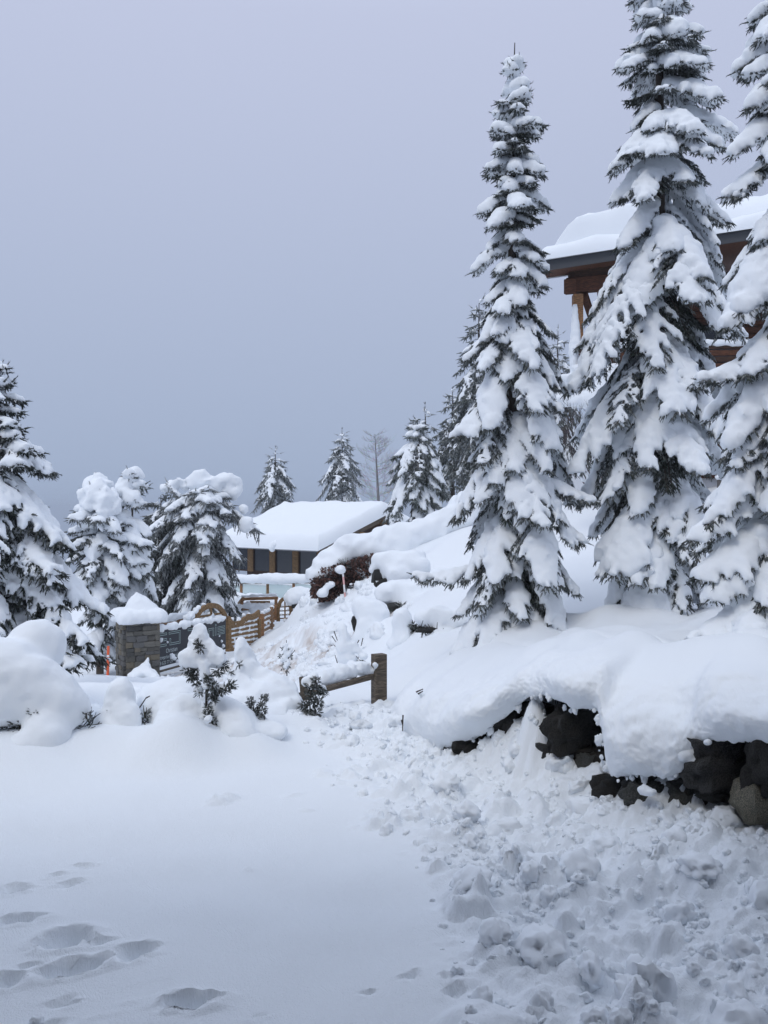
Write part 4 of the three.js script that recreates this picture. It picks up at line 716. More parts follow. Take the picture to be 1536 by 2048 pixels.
snowShrub({ name: 'buried_twigs', category: 'twigs', label: 'few dark twigs sticking out of the bank right of the fence post', d: 9.0, foot: [842, 1420], seed: 76, snow: [[838, 1384, 5, 0.02, 0.8], [846, 1392, 6, 0, 1], [850, 1408, 6, 0, 1], [800, 1440, 8, 0, 1.2]], wood: [[832, 1384, 846, 1378, 0.1], [836, 1388, 846, 1382, 0.1], [845, 1400, 846, 1412, 0.1], [838, 1416, 846, 1408, 0.1], [850, 1412, 856, 1416, 0.1], [806, 1430, 805, 1462, 0.1], [803, 1440, 806, 1452, 0.1]], opt: { cell: 0.014, k: 0.016, amp: 0.006 } });

// ---------------------------------------------------------------- building helpers
const box = (w, h, d, x = 0, y = 0, z = 0) => { const g = new THREE.BoxGeometry(w, h, d); g.translate(x, y, z); return g; };
function chamferBox(w, h, d, c = 0.02) {                   // a box with its long edges taken off
  const s = new THREE.Shape(); const a = w / 2, b = h / 2;
  s.moveTo(-a + c, -b); s.lineTo(a - c, -b); s.lineTo(a, -b + c); s.lineTo(a, b - c); s.lineTo(a - c, b); s.lineTo(-a + c, b); s.lineTo(-a, b - c); s.lineTo(-a, -b + c); s.closePath();
  const g = new THREE.ExtrudeGeometry(s, { depth: d, bevelEnabled: false }); g.translate(0, 0, -d / 2);
  return g;
}
function beam(a, b, w, h, c = 0.012) {                     // a squared timber from a to b
  const l = a.distanceTo(b), g = chamferBox(w, h, l, c), m = new THREE.Matrix4(), d = b.clone().sub(a).normalize();
  let up = Math.abs(d.y) > 0.95 ? V(0, 0, 1) : V(0, 1, 0); const x = up.clone().cross(d).normalize(); up = d.clone().cross(x);
  m.makeBasis(x, up, d); m.setPosition(a.clone().add(b).multiplyScalar(0.5)); g.applyMatrix4(m);
  return g;
}
// a rounded sheet of snow over a base surface; over(u, v) gives the point below, thick(u, v) its depth; edges roll over within e metres
function loaf(nu, nv, over, lu, lv, T, e = T, amp = 0.03, freq = 1, seed = 0, bulge = 0.5, vary = null) {
  const line = (n, l) => { const a = []; for (let i = 0; i <= 7; i++) a.push(e * (1 - Math.cos(i / 7 * Math.PI / 2)) / l); for (let i = 1; i < n; i++) a.push(lerp(e / l, 1 - e / l, i / n)); for (let i = 7; i >= 0; i--) a.push(1 - e * (1 - Math.cos(i / 7 * Math.PI / 2)) / l); return a; };
  const us = line(nu, lu), vs = line(nv, lv), pos = [], idx = [];
  for (let j = 0; j < vs.length; j++) for (let i = 0; i < us.length; i++) {
    const u = us[i], v = vs[j], du = Math.min(u, 1 - u) * lu, dv = Math.min(v, 1 - v) * lv;
    const f = (d) => { const t = clamp(d / e, 0, 1); return Math.sqrt(1 - (1 - t) * (1 - t)); };
    const h = Math.min(f(du), f(dv)) * (1 - 0.12 * (1 - f(du)) * (1 - f(dv))), p = over(u, v), t = T * (vary ? vary(u, v) : 1);
    p.y += h * t; const n = amp * n3(p.x * freq + seed, p.y * freq, p.z * freq) + amp * 0.4 * n3(p.x * freq * 3 + seed, p.y * freq * 3, p.z * freq * 3);
    const b = bulge * h * (1 - h) * 2 * T * 0.5, c = over(clamp(u + (u < 0.5 ? -1 : 1) * 0.001, 0, 1), v);
    p.y += n * h; void b; void c;
    pos.push(p.x, p.y, p.z);
    if (i && j) { const k = j * us.length + i, q = k - us.length; idx.push(q - 1, q, k, q - 1, k, k - 1); }
  }
  const g = new THREE.BufferGeometry(); g.setAttribute('position', new THREE.Float32BufferAttribute(pos, 3)); g.setIndex(idx); g.computeVertexNormals();
  return g;
}
const snow2 = M.snow.clone(); snow2.side = THREE.DoubleSide;
function uvBox(g, s = 1) {                                 // uv in metres, by the dominant side of each face
  const q = g.index ? g.toNonIndexed() : g, p = q.attributes.position, n = q.attributes.normal, uv = [];
  for (let i = 0; i < p.count; i++) { const ax = Math.abs(n.getX(i)), ay = Math.abs(n.getY(i)), az = Math.abs(n.getZ(i)); const [u, v] = ax > ay && ax > az ? [p.getZ(i), p.getY(i)] : ay > az ? [p.getX(i), p.getZ(i)] : [p.getX(i), p.getY(i)]; uv.push(u * s * 0.35, v * s * 2.2); }
  q.setAttribute('uv', new THREE.Float32BufferAttribute(uv, 2));
  return q;
}

// ---------------------------------------------------------------- the low house beyond the gate
{
  const t = thing('low_house', 'low brown house with a thick snow roof and dark windows beyond the gate', 'house', V(-2.9, 0, -39));
  t.matrixAutoUpdate = true; t.rotation.y = Math.atan2(0.69, -0.72);          // local x runs along the eave away to the left, local z into the roof
  const rise = 0.36, eave = 0.62, Wd = 4.2, Lx = 7.5;
  const roofY = (z) => eave + 0.14 + rise * (z < Wd ? z : 2 * Wd - z);
  const slab = (z0, z1, flip) => { const s = new THREE.Shape(); s.moveTo(z0, roofY(z0) - 0.16); s.lineTo(z1, roofY(z1) - 0.16); s.lineTo(z1, roofY(z1)); s.lineTo(z0, roofY(z0)); s.closePath(); const g = new THREE.ExtrudeGeometry(s, { depth: Lx, bevelEnabled: false }); g.rotateY(-Math.PI / 2); g.translate(Lx, 0, 0); return g; };
  part('roof', mergeGeometries([slab(0, Wd), slab(Wd, 2 * Wd)]), M.woodDark, t);
  part('rake_board', uvBox(beam(V(-0.05, roofY(0) - 0.1, 0), V(-0.05, roofY(Wd) - 0.1, Wd), 0.07, 0.3)), M.woodGrey, t);
  part('rake_board', uvBox(beam(V(-0.05, roofY(0) - 0.1, 2 * Wd), V(-0.05, roofY(Wd) - 0.1, Wd), 0.07, 0.3)), M.woodGrey, t);
  for (let i = 0; i < 3; i++) part('purlin', uvBox(beam(V(-0.3, roofY(1 + i * 1.5) - 0.3, 1 + i * 1.5), V(1.2, roofY(1 + i * 1.5) - 0.3, 1 + i * 1.5), 0.16, 0.2)), M.woodBrown, t);
  part('fascia', uvBox(box(Lx + 0.1, 0.12, 0.06, Lx / 2, eave + 0.06, -0.04)), M.woodBrown, t);
  const gut = new THREE.CylinderGeometry(0.055, 0.055, Lx, 8); gut.rotateZ(Math.PI / 2); gut.translate(Lx / 2, eave + 0.04, -0.12); part('gutter', gut, M.metal, t);
  const wx0 = 0.9, wz = 0.95;
  const w = box(Lx - 1.6, 3.6, 0.25, Lx / 2, eave - 1.75, wz + 0.25); part('wall', uvBox(w), M.woodDark, t);
  const side = new THREE.Shape(); side.moveTo(wz, -2.9); side.lineTo(2 * Wd - wz, -2.9); side.lineTo(2 * Wd - wz, roofY(wz) - 0.17); side.lineTo(Wd, roofY(Wd) - 0.17); side.lineTo(wz, roofY(wz) - 0.17); side.closePath();
  const sg = new THREE.ExtrudeGeometry(side, { depth: 0.2, bevelEnabled: false }); sg.rotateY(-Math.PI / 2); sg.translate(0.75, 0, 0); part('gable_wall', uvBox(sg), M.woodDark, t);
  for (let i = 0; i < 4; i++) {                              // bays: brown panel, dark window
    const x = wx0 + i * 1.75;
    part('wall_panel', uvBox(chamferBox(0.42, 1.35, 0.1, 0.02).translate(x + 0.15, eave - 0.55, wz + 0.06)), M.woodBrown, t);
    if (i < 4) { const win = part('window', uvBox(mergeGeometries([box(1.3, 0.06, 0.08, x + 1.02, eave - 0.03, wz + 0.08), box(1.3, 0.06, 0.08, x + 1.02, eave - 1.2, wz + 0.08), box(0.05, 1.2, 0.08, x + 0.39, eave - 0.6, wz + 0.08), box(0.05, 1.2, 0.08, x + 1.65, eave - 0.6, wz + 0.08)])), M.woodDark, t); part('pane', box(1.2, 1.16, 0.02, x + 1.02, eave - 0.61, wz + 0.09), M.darkGlass, win); }
  }
  const rs = loaf(40, 30, (u, v) => V(lerp(-0.16, Lx + 0.3, u), roofY(lerp(-0.22, 2 * Wd + 0.2, v) + 0 * u) - 0.02, lerp(-0.22, 2 * Wd + 0.2, v)), Lx + 0.46, 2 * Wd + 0.42, 0.62, 0.34, 0.06, 0.7, 2, 0.5, (u, v) => 1 + 0.12 * Math.exp(-(((v - 0.5) / 0.06) ** 2)));
  part('roof_snow', rs, snow2, t);
  part('snow_lump', blob([ball([3.1, eave + 0.16, -0.2], 0.17), ball([3.05, eave + 0.02, -0.24], 0.12), ball([2.95, eave + 0.28, -0.16], 0.15)], { cell: 0.04, k: 0.05, amp: 0.02, freq: 4 }), M.snow, t);
  // terrace rail before the house
  const r = thing('terrace_railing', 'glass terrace railing with wooden posts and a thick bar of snow, before the low house', 'railing', P(600, 1210, 36));
  const o = r.position, a = P(420, 1166, 39.5).sub(o), b = P(655, 1165, 35.2).sub(o), at = (f, dy = 0) => a.clone().lerp(b, f).add(V(0, dy, 0));
  part('handrail', uvBox(beam(at(0), at(1), 0.12, 0.07)), M.woodGrey, r);
  const xs = [0.05, 0.29, 0.52, 0.735, 0.97];
  xs.forEach((f, i) => part('post', uvBox(beam(at(f, -0.03), at(f, -1.0), 0.11, 0.11)), i % 2 ? M.woodOrange : M.woodBrown, r));
  for (let i = 0; i + 1 < xs.length; i++) { const c = at((xs[i] + xs[i + 1]) / 2, -0.45), l = at(xs[i]).distanceTo(at(xs[i + 1])) - 0.2, g = box(l, 0.74, 0.02); const m = part('glass_pane', g, M.frostGlass, r, c); m.rotation.y = -Math.atan2(b.z - a.z, b.x - a.x); }
  const N = 20, pr = []; for (let i = 0; i < N; i++) { const R = (f) => 0.21 + 0.03 * Math.sin(f * 13); pr.push(cap(at(i / N, 0.17), at((i + 1) / N, 0.17), R(i / N), R((i + 1) / N), 0.9)); }
  part('rail_snow', blob(pr, { cell: 0.07, k: 0.05, amp: 0.03, freq: 2 }), M.snow, r);
  const drift = [[470, 1195, 16, 0], [500, 1196, 13, 0.3], [440, 1200, 20, 0], [540, 1200, 9, 0.5], [585, 1200, 10, 0.5], [520, 1192, 9, 0]].map(([px, py, rr, nr]) => ball(P(px, py, 36 - nr).sub(o), S(rr, 36), 0.7));
  part('drift', blob([...drift, cap(P(430, 1208, 36.5).sub(o), P(620, 1204, 34.5).sub(o), 0.2, 0.2)], { cell: 0.08, k: 0.1, amp: 0.04, freq: 2 }), M.snow, r);
}

// ---------------------------------------------------------------- stone pillar with its pointed snow cap
{
  const d = 21.8, c = P(252, 1343, d), th = 0.52, w = 0.84, h = 1.18;
  const t = thing('stone_pillar', 'square stone gate pillar wearing a pointed cap of snow', 'pillar', V(c.x, c.y, c.z)), rng = RNG(88);
  const ex = V(Math.cos(th), 0, -Math.sin(th)), el = V(-Math.sin(th), 0, -Math.cos(th));         // right face, left face directions from the front corner
  const g = box(w - 0.06, h + 0.4, w - 0.06, 0, h / 2 - 0.2, 0); const mid = ex.clone().multiplyScalar(w / 2).addScaledVector(el, w / 2);
  const m = part('core', g, std(0.03, 0.029, 0.027), t, mid); m.rotation.y = th;
  for (const [dir, other] of [[ex, el], [el, ex]]) {
    for (let y = -0.25; y < h - 0.04;) {
      const rh = Math.min(rng.in(0.09, 0.17), h - y);
      for (let s = 0; s < w - 0.02;) {
        let l = Math.min(rng.in(0.13, 0.3), w - s); if (w - s - l < 0.08) l = w - s;
        const q = dir.clone().multiplyScalar(s + l / 2).addScaledVector(other, 0.02 - rng() * 0.04), sm = part('stone', stoneGeo(rng, l * 0.99, rh * 0.95, 0.15, 0.12, 0.16), stones[Math.floor(rng() * stones.length)], t, V(q.x, y + rh / 2, q.z));
        sm.rotation.y = dir === ex ? th : th + Math.PI / 2; sm.rotation.z = rng.in(-0.05, 0.05);
        s += l;
      }
      y += rh;
    }
  }
  const snow = [], C = (u, v, y) => { const q = ex.clone().multiplyScalar(u).addScaledVector(el, v); return [q.x, y, q.z]; };
  for (const [u, v] of [[0.02, 0.02], [w - 0.02, 0.02], [0.02, w - 0.02], [w - 0.02, w - 0.02]]) snow.push(ball(C(u, v, h + 0.13), 0.17, 0.95));
  for (let i = 0; i <= 4; i++) { const f = i / 4 * w; snow.push(ball(C(f, 0, h + 0.14), 0.17, 0.95), ball(C(0, f, h + 0.14), 0.17, 0.95), ball(C(f, w, h + 0.14), 0.17), ball(C(w, f, h + 0.14), 0.17)); }
  snow.push(cap(C(0.42, 0.42, h + 0.3), C(0.36, 0.38, h + 0.74), 0.32, 0.03), cap(C(0.42, 0.42, h + 0.15), C(0.42, 0.42, h + 0.35), 0.45, 0.32), ball(C(0.6, 0.3, h + 0.25), 0.28));
  part('snow_cap', blob(snow, { cell: 0.04, k: 0.05, amp: 0.015, freq: 4, cut: (x, y, z) => h + 0.0 + 0.03 * n2(x * 9, z * 9) - y }), M.snow, t);
  part('snow_skirt', load([[292, 1334, 8, 0.1, 1], [282, 1344, 11, 0.2, 0.9], [300, 1346, 12, 0.25, 0.8], [268, 1352, 13, 0.3, 0.7], [310, 1354, 10, 0.3, 0.8], [294, 1322, 4, 0.04], [296, 1314, 2, 0.03]], d, t.position, { cell: 0.04, k: 0.06 }), M.snow, t);
}
// orange snow stake
{
  const o = onGround(215, 21.6, 0.1), d = 21.6, t = thing('snow_stake', 'orange snow marker stake standing left of the stone pillar', 'marker stake', o), H = P(217, 1292, d).y - o.y;
  const g = new THREE.CylinderGeometry(0.032, 0.034, H, 10); g.translate(0, H / 2, 0); const m = part('pole', g, M.orange, t); m.rotation.z = -0.02;
  const bnd = new THREE.CylinderGeometry(0.035, 0.035, 0.05, 10); bnd.translate(0, H * 0.78, 0); const bm = part('reflector_band', bnd, M.white, t); bm.rotation.z = -0.02;
}
{
  const o = onGround(691, 23.6, 0.1), d = 23.6, t = thing('marker_pole', 'thin red and white marker pole in front of the hedge', 'marker pole', o), top = P(685, 1138, d).sub(o);
  for (let i = 0; i < 4; i++) { const g = new THREE.CylinderGeometry(0.026, 0.026, 1, 8); g.scale(1, top.y / 4, 1); const m = part('pole_section', g, i % 2 ? M.white : std(0.75, 0.42, 0.4, 0.5), t, top.clone().multiplyScalar((i + 0.5) / 4)); m.rotation.z = Math.atan2(-top.x, top.y); }
}

// ---------------------------------------------------------------- the dark sign and the carved wooden gate: upright planes running away from the pillar
function upright(A, B) {                                   // u along A to B in metres, v = height; px() finds u and v of a seen point
  const dir = V(B.x - A.x, 0, B.z - A.z), len = dir.length(); dir.normalize();
  const nrm = V(-dir.z, 0, dir.x);
  const px = (x, y) => { const r = V((x - CX) / F, -(y - CY) / F, -1), k = (A.x * nrm.x + A.z * nrm.z) / (r.x * nrm.x + r.z * nrm.z), p = r.multiplyScalar(k); return [(p.x - A.x) * dir.x + (p.z - A.z) * dir.z, p.y + EYE]; };
  const m = new THREE.Matrix4().makeBasis(dir, V(0, 1, 0), nrm).setPosition(A.x, 0, A.z);
  return { px, len, dir, nrm, m, at: (u, v, n = 0) => V(A.x + dir.x * u + nrm.x * n, v, A.z + dir.z * u + nrm.z * n) };
}
function ribbon(pl, pts, width, depth, closed = false) {   // a board cut along a curve in the plane
  const q = pts.map(([x, y]) => { const [u, v] = pl.px(x, y); return new THREE.Vector2(u, v); }), c = new THREE.SplineCurve(q), n = 40, up = [], dn = [];
  for (let i = 0; i <= n; i++) { const p = c.getPoint(i / n), t = c.getTangent(i / n); up.push(new THREE.Vector2(p.x - t.y * width / 2, p.y + t.x * width / 2)); dn.push(new THREE.Vector2(p.x + t.y * width / 2, p.y - t.x * width / 2)); }
  const s = new THREE.Shape([...up, ...dn.reverse()]), g = new THREE.ExtrudeGeometry(s, { depth, bevelEnabled: true, bevelSize: 0.008, bevelThickness: 0.008, bevelSegments: 1 }); g.translate(0, 0, -depth / 2);
  return g;
}
{
  const A = P(311, 1262, 22.3), B = P(456, 1238, 26), pl = upright(A, B);
  const t = thing('company_sign', 'dark navy company sign with thin outlined lettering beside the pillar', 'sign', V(A.x, 0, A.z)); t.rotation.y = Math.atan2(-pl.dir.z, pl.dir.x);
  const [u0, v0] = pl.px(311, 1262), [u1, v1] = pl.px(450, 1239), [, b0] = pl.px(311, 1336), [, b1] = pl.px(450, 1298);
  const cv = document.createElement('canvas'); cv.width = 2048; cv.height = 512; const x = cv.getContext('2d');
  x.fillStyle = '#151b27'; x.fillRect(0, 0, 2048, 512);
  x.strokeStyle = '#9fb6b4'; x.lineJoin = 'miter';
  const out = (pts, close = true) => { x.beginPath(); pts.forEach(([a, b], i) => (i ? x.lineTo(a, b) : x.moveTo(a, b))); if (close) x.closePath(); x.stroke(); };
  x.lineWidth = 7;
  const E0 = 20; for (const y of [48, 128]) out([[E0, y], [E0 + 250, y], [E0 + 250, y + 26], [E0, y + 26]]);                               // E
  out([[E0 - 10, 48], [E0 + 16, 48], [E0 + 16, 230], [E0 - 10, 230]]); out([[E0, 204], [E0 + 240, 204], [E0 + 240, 230], [E0, 230]]);
  out([[330, 48], [640, 48], [640, 230], [350, 230], [350, 140], [380, 140], [380, 204], [610, 204], [610, 74], [330, 74]]);                   // D
  out([[860, 48], [1130, 48], [1130, 74], [1008, 74], [1008, 230], [980, 230], [980, 74], [860, 74]]);                                      // T
  out([[1480, 100], [1650, 100], [1650, 230], [1622, 230], [1622, 126], [1508, 126], [1508, 230], [1480, 230]]);                              // n
  out([[1700, 100], [1728, 100], [1728, 230], [1700, 230]]); out([[1700, 50], [1728, 50], [1728, 74], [1700, 74]]);                            // i
  out([[1780, 100], [2010, 100], [2010, 124], [1808, 124], [1808, 152], [2010, 152], [2010, 230], [1780, 230], [1780, 206], [1982, 206], [1982, 176], [1780, 176]]); // s
  x.fillStyle = '#b9c6c8'; x.font = '78px sans-serif'; x.fillText('Christian', 250, 330); x.font = '66px sans-serif'; x.fillText('Entreprise générale', 30, 410); x.fillText('078 622 77 29', 20, 488);
  const tex = new THREE.CanvasTexture(cv); tex.colorSpace = THREE.SRGBColorSpace;
  const face = new THREE.BufferGeometry(); face.setAttribute('position', new THREE.Float32BufferAttribute([u0, b0, 0.027, u1, b1, 0.027, u1, v1, 0.027, u0, v0, 0.027], 3)); face.setAttribute('uv', new THREE.Float32BufferAttribute([0, 0, 1, 0, 1, 1, 0, 1], 2)); face.setIndex([0, 1, 2, 0, 2, 3]); face.computeVertexNormals();
  const sh = new THREE.Shape([[u0, b0], [u1, b1], [u1, v1], [u0, v0]].map(([a, b]) => new THREE.Vector2(a, b))), bg = new THREE.ExtrudeGeometry(sh, { depth: 0.04, bevelEnabled: false }); bg.translate(0, 0, -0.018);
  part('panel', bg, std(0.012, 0.016, 0.025, 0.6), t);
  part('lettering', face, new THREE.MeshStandardMaterial({ map: tex, roughness: 0.55 }), t);
  part('base_rail', uvBox(beam(V(u0, b0 - 0.12, 0), V(u1, b1 - 0.12, 0), 0.06, 0.05)), M.woodGrey, t);
  const N = 16, pr = []; for (let i = 0; i < N; i++) { const f = (k) => k / N, q = (k) => [lerp(u0, u1, f(k)), lerp(v0, v1, f(k)) + 0.05, 0], R = (k) => 0.07 + 0.035 * Math.sin(k * 2.3); pr.push(cap(q(i), q(i + 1), R(i), R(i + 1))); }
  part('snow_ridge', blob(pr, { cell: 0.035, k: 0.03, amp: 0.025, freq: 5 }), M.snow, t);
  const spots = [[320, 1280, 6], [333, 1284, 4], [341, 1312, 8], [346, 1316, 6], [352, 1322, 5], [437, 1272, 3], [441, 1282, 4], [444, 1292, 6], [366, 1318, 4]].map(([px, py, r]) => { const [u, v] = pl.px(px, py); return ball([u, v, 0.03], S(r, 23) * 0.8, 0.9); });
  part('snow_patch', blob(spots, { cell: 0.025, k: 0.02, amp: 0.02, freq: 9 }), M.snow, t);
}
{
  const A = P(380, 1250, 24.2), B = P(522, 1230, 28.2), pl = upright(A, B), t = thing('carved_gate', 'brown carved wooden gate with arch, wavy top board and slats, right of the sign', 'gate', V(A.x, 0, A.z)); t.rotation.y = Math.atan2(-pl.dir.z, pl.dir.x);
  const bm = (x0, y0, x1, y1, w, h, n = 0) => { const [a, b] = pl.px(x0, y0), [c, d] = pl.px(x1, y1); return uvBox(beam(V(a, b, n), V(c, d, n), w, h)); };
  part('arch', ribbon(pl, [[389, 1244], [395, 1230], [406, 1217], [422, 1211], [436, 1214], [447, 1226], [455, 1243]], 0.13, 0.07), M.woodBrown, t);
  part('wavy_top_board', ribbon(pl, [[456, 1238], [464, 1248], [476, 1248], [488, 1240], [496, 1234], [503, 1234], [511, 1231], [518, 1225]], 0.17, 0.07), M.woodBrown, t);
  part('post', bm(455, 1234, 456, 1302, 0.2, 0.12, 0.02), M.woodBrown, t);
  part('post', bm(517, 1238, 517, 1292, 0.14, 0.1, 0.02), M.woodBrown, t);
  part('spoke', bm(422, 1212, 423, 1234, 0.07, 0.05), M.woodBrown, t); part('cross_rail', bm(396, 1234, 446, 1226, 0.05, 0.06), M.woodBrown, t);
  const snow = [];
  for (let i = 0; i < 6; i++) { const y0 = 1252 + i * 8.6, y1 = 1242 + i * 9.6; part('slat', bm(458, y0 + 3, 516, y1 + 1, 0.05, i === 5 ? 0.16 : 0.085), M.woodBrown, t); const [a, b] = pl.px(459, y0), [c, d] = pl.px(515, y1 - 2); for (let k = 0; k < 6; k++) snow.push(cap([lerp(a, c, k / 6), lerp(b, d, k / 6) + 0.02, -0.03], [lerp(a, c, (k + 1) / 6), lerp(b, d, (k + 1) / 6) + 0.02, -0.03], 0.045 + 0.02 * Math.sin(k * 3 + i), 0.045)); }
  const sp = (list) => list.map(([px, py, r, sy = 1]) => { const [u, v] = pl.px(px, py); return ball([u, v, -0.04], S(r, 26), sy); });
  part('snow_load', blob([...snow, ...sp([[424, 1230, 6], [418, 1236, 7, 0.7], [430, 1236, 7, 0.7], [440, 1238, 7, 0.7], [408, 1240, 7, 0.7], [410, 1209, 4, 0.7], [400, 1216, 5], [394, 1222, 6], [385, 1230, 8], [376, 1236, 7], [466, 1238, 4], [480, 1238, 5], [490, 1230, 4], [500, 1228, 4]])], { cell: 0.03, k: 0.025, amp: 0.02, freq: 6 }), M.snow, t);
}
{
  const A = P(522, 1230, 28.3), B = P(552, 1218, 30), pl = upright(A, B), t = thing('side_fence', 'short orange timber fence with slats leading to the arched wicket', 'fence', V(A.x, 0, A.z)); t.rotation.y = Math.atan2(-pl.dir.z, pl.dir.x);
  const bm = (x0, y0, x1, y1, w, h, n = 0) => { const [a, b] = pl.px(x0, y0), [c, d] = pl.px(x1, y1); return uvBox(beam(V(a, b, n), V(c, d, n), w, h)); };
  part('post', bm(523, 1228, 523, 1276, 0.13, 0.16), M.woodOrange, t); part('post', bm(543, 1214, 543, 1258, 0.11, 0.1), M.woodPale, t); part('post', bm(550, 1210, 550, 1240, 0.13, 0.13), M.woodOrange, t);
  for (let i = 0; i < 4; i++) part('slat', bm(524, 1233 + i * 10, 548, 1222 + i * 9.5, 0.04, 0.09), M.woodPale, t);
  const o = t.position; void o; part('snow_load', blob([[526, 1226, 5], [532, 1222, 5], [538, 1219, 5], [545, 1214, 5], [530, 1236, 4], [538, 1232, 4], [531, 1248, 4], [539, 1244, 4]].map(([px, py, r]) => { const [u, v] = pl.px(px, py); return ball([u, v, -0.02], S(r, 29), 0.8); }), { cell: 0.03, k: 0.03, amp: 0.02, freq: 6 }), M.snow, t);
}
{
  const d = 30, t = thing('arched_wicket', 'small brown arched wicket with a lattice of bars at the end of the fence', 'wicket', P(569, 1242, d)), o = t.position, L = (px, py) => P(px, py, d).sub(o);
  const arc = [[557, 1242], [556, 1222], [559, 1208], [565, 1199], [571, 1198], [578, 1204], [582, 1215], [583, 1240]].map(([x, y]) => { const p = L(x, y); return V(p.x, p.y, 0); });
  const c = new THREE.CatmullRomCurve3(arc), q = c.getPoints(48), up = [], dn = []; q.forEach((p, i) => { const tn = c.getTangent(i / 48), w = 0.055; up.push(new THREE.Vector2(p.x - tn.y * w, p.y + tn.x * w)); dn.push(new THREE.Vector2(p.x + tn.y * w, p.y - tn.x * w)); });
  const g = new THREE.ExtrudeGeometry(new THREE.Shape([...up, ...dn.reverse()]), { depth: 0.07, bevelEnabled: true, bevelSize: 0.008, bevelThickness: 0.008, bevelSegments: 1 }); part('arch_frame', g, M.woodBrown, t);
  part('bar', uvBox(beam(L(570, 1200), L(570, 1244), 0.05, 0.05)), M.woodBrown, t);
  for (const y of [1214, 1222, 1230, 1237]) part('bar', uvBox(beam(L(558, y), L(582, y - 1), 0.04, 0.04)), M.woodBrown, t);
  part('snow_load', blob([[563, 1211, 2.5], [575, 1210, 2.5], [563, 1220, 2.5], [576, 1219, 3], [563, 1228, 2.5], [576, 1228, 3], [570, 1240, 4]].map(([x, y, r]) => { const p = L(x, y); return ball([p.x, p.y, 0.03], S(r, d), 0.8); }), { cell: 0.022, k: 0.02, amp: 0.01, freq: 8 }), M.snow, t);
}
{ // timber deck rails behind the gate and the plank behind the sign
  const d = 31, t = thing('deck_rail', 'pale timber deck rails with snow on them, below the terrace railing', 'deck rail', P(515, 1230, d)), o = t.position, L = (px, py, n = 0) => P(px, py, d + n).sub(o);
  part('rail', uvBox(beam(L(484, 1198), L(556, 1196), 0.12, 0.1)), M.woodOrange, t); part('rail', uvBox(beam(L(478, 1208, 1.2), L(486, 1198), 0.1, 0.14)), M.woodBrown, t);
  part('rail', uvBox(beam(L(500, 1204, 0.5), L(540, 1204, 0.5), 0.1, 0.08)), M.woodBrown, t); part('rail', uvBox(beam(L(482, 1219), L(506, 1218), 0.1, 0.09)), M.woodPale, t);
  part('post', uvBox(beam(L(484, 1198), L(484, 1232), 0.1, 0.1)), M.woodOrange, t); part('post', uvBox(beam(L(552, 1196), L(552, 1232), 0.1, 0.1)), M.woodOrange, t);
  part('snow_load', blob([cap(L(480, 1206, 1), L(556, 1208, 0.8), 0.05), cap(L(480, 1212), L(545, 1212), 0.09, 0.11), cap(L(505, 1222), L(548, 1220), 0.12, 0.1), ball(L(498, 1206), 0.07), ball(L(470, 1222), 0.2), ball(L(488, 1230), 0.2, 0.7), ball(L(520, 1234), 0.25, 0.6), cap(L(486, 1192, 0.3), L(552, 1190, 0.3), 0.06)], { cell: 0.045, k: 0.04, amp: 0.025, freq: 4 }), M.snow, t);
  const t2 = thing('timber_plank', 'weathered pale plank with snow behind the top of the sign', 'plank', P(345, 1250, 26.5)), o2 = t2.position, K = (px, py) => P(px, py, 26.5).sub(o2);
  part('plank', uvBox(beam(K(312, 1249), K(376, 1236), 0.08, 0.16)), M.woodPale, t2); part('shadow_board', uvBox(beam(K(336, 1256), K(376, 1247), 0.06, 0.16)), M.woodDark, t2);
  part('snow_load', blob([cap(K(312, 1241), K(345, 1236), 0.08, 0.1), cap(K(345, 1235), K(376, 1228), 0.1, 0.09), ball(K(384, 1238), 0.16), ball(K(330, 1262), 0.13), ball(K(350, 1258), 0.12)], { cell: 0.04, k: 0.04, amp: 0.03, freq: 4 }), M.snow, t2);
  const d3 = 29.5, t3 = thing('stone_post', 'snow-topped dark stone wall stub right of the arched wicket', 'stone wall', P(602, 1235, d3)), o3 = t3.position, Q = (px, py, n = 0) => P(px, py, d3 + n).sub(o3), rng = RNG(9);
  for (const [x, y, w, h] of [[592, 1212, 16, 8], [608, 1214, 18, 10], [594, 1224, 14, 12], [610, 1226, 22, 12], [596, 1236, 20, 10]]) part('stone', stoneGeo(rng, S(w, d3), S(h, d3), 0.3, 0.12, 0.3), wallStones[Math.floor(rng() * 3)], t3, Q(x, y));
  part('snow_load', blob([cap(Q(582, 1196), Q(616, 1192), 0.24, 0.26), ball(Q(600, 1186), 0.2), ball(Q(588, 1188), 0.17), ball(Q(588, 1226), 0.1)], { cell: 0.05, k: 0.06, amp: 0.03, freq: 3 }), M.snow, t3);
}
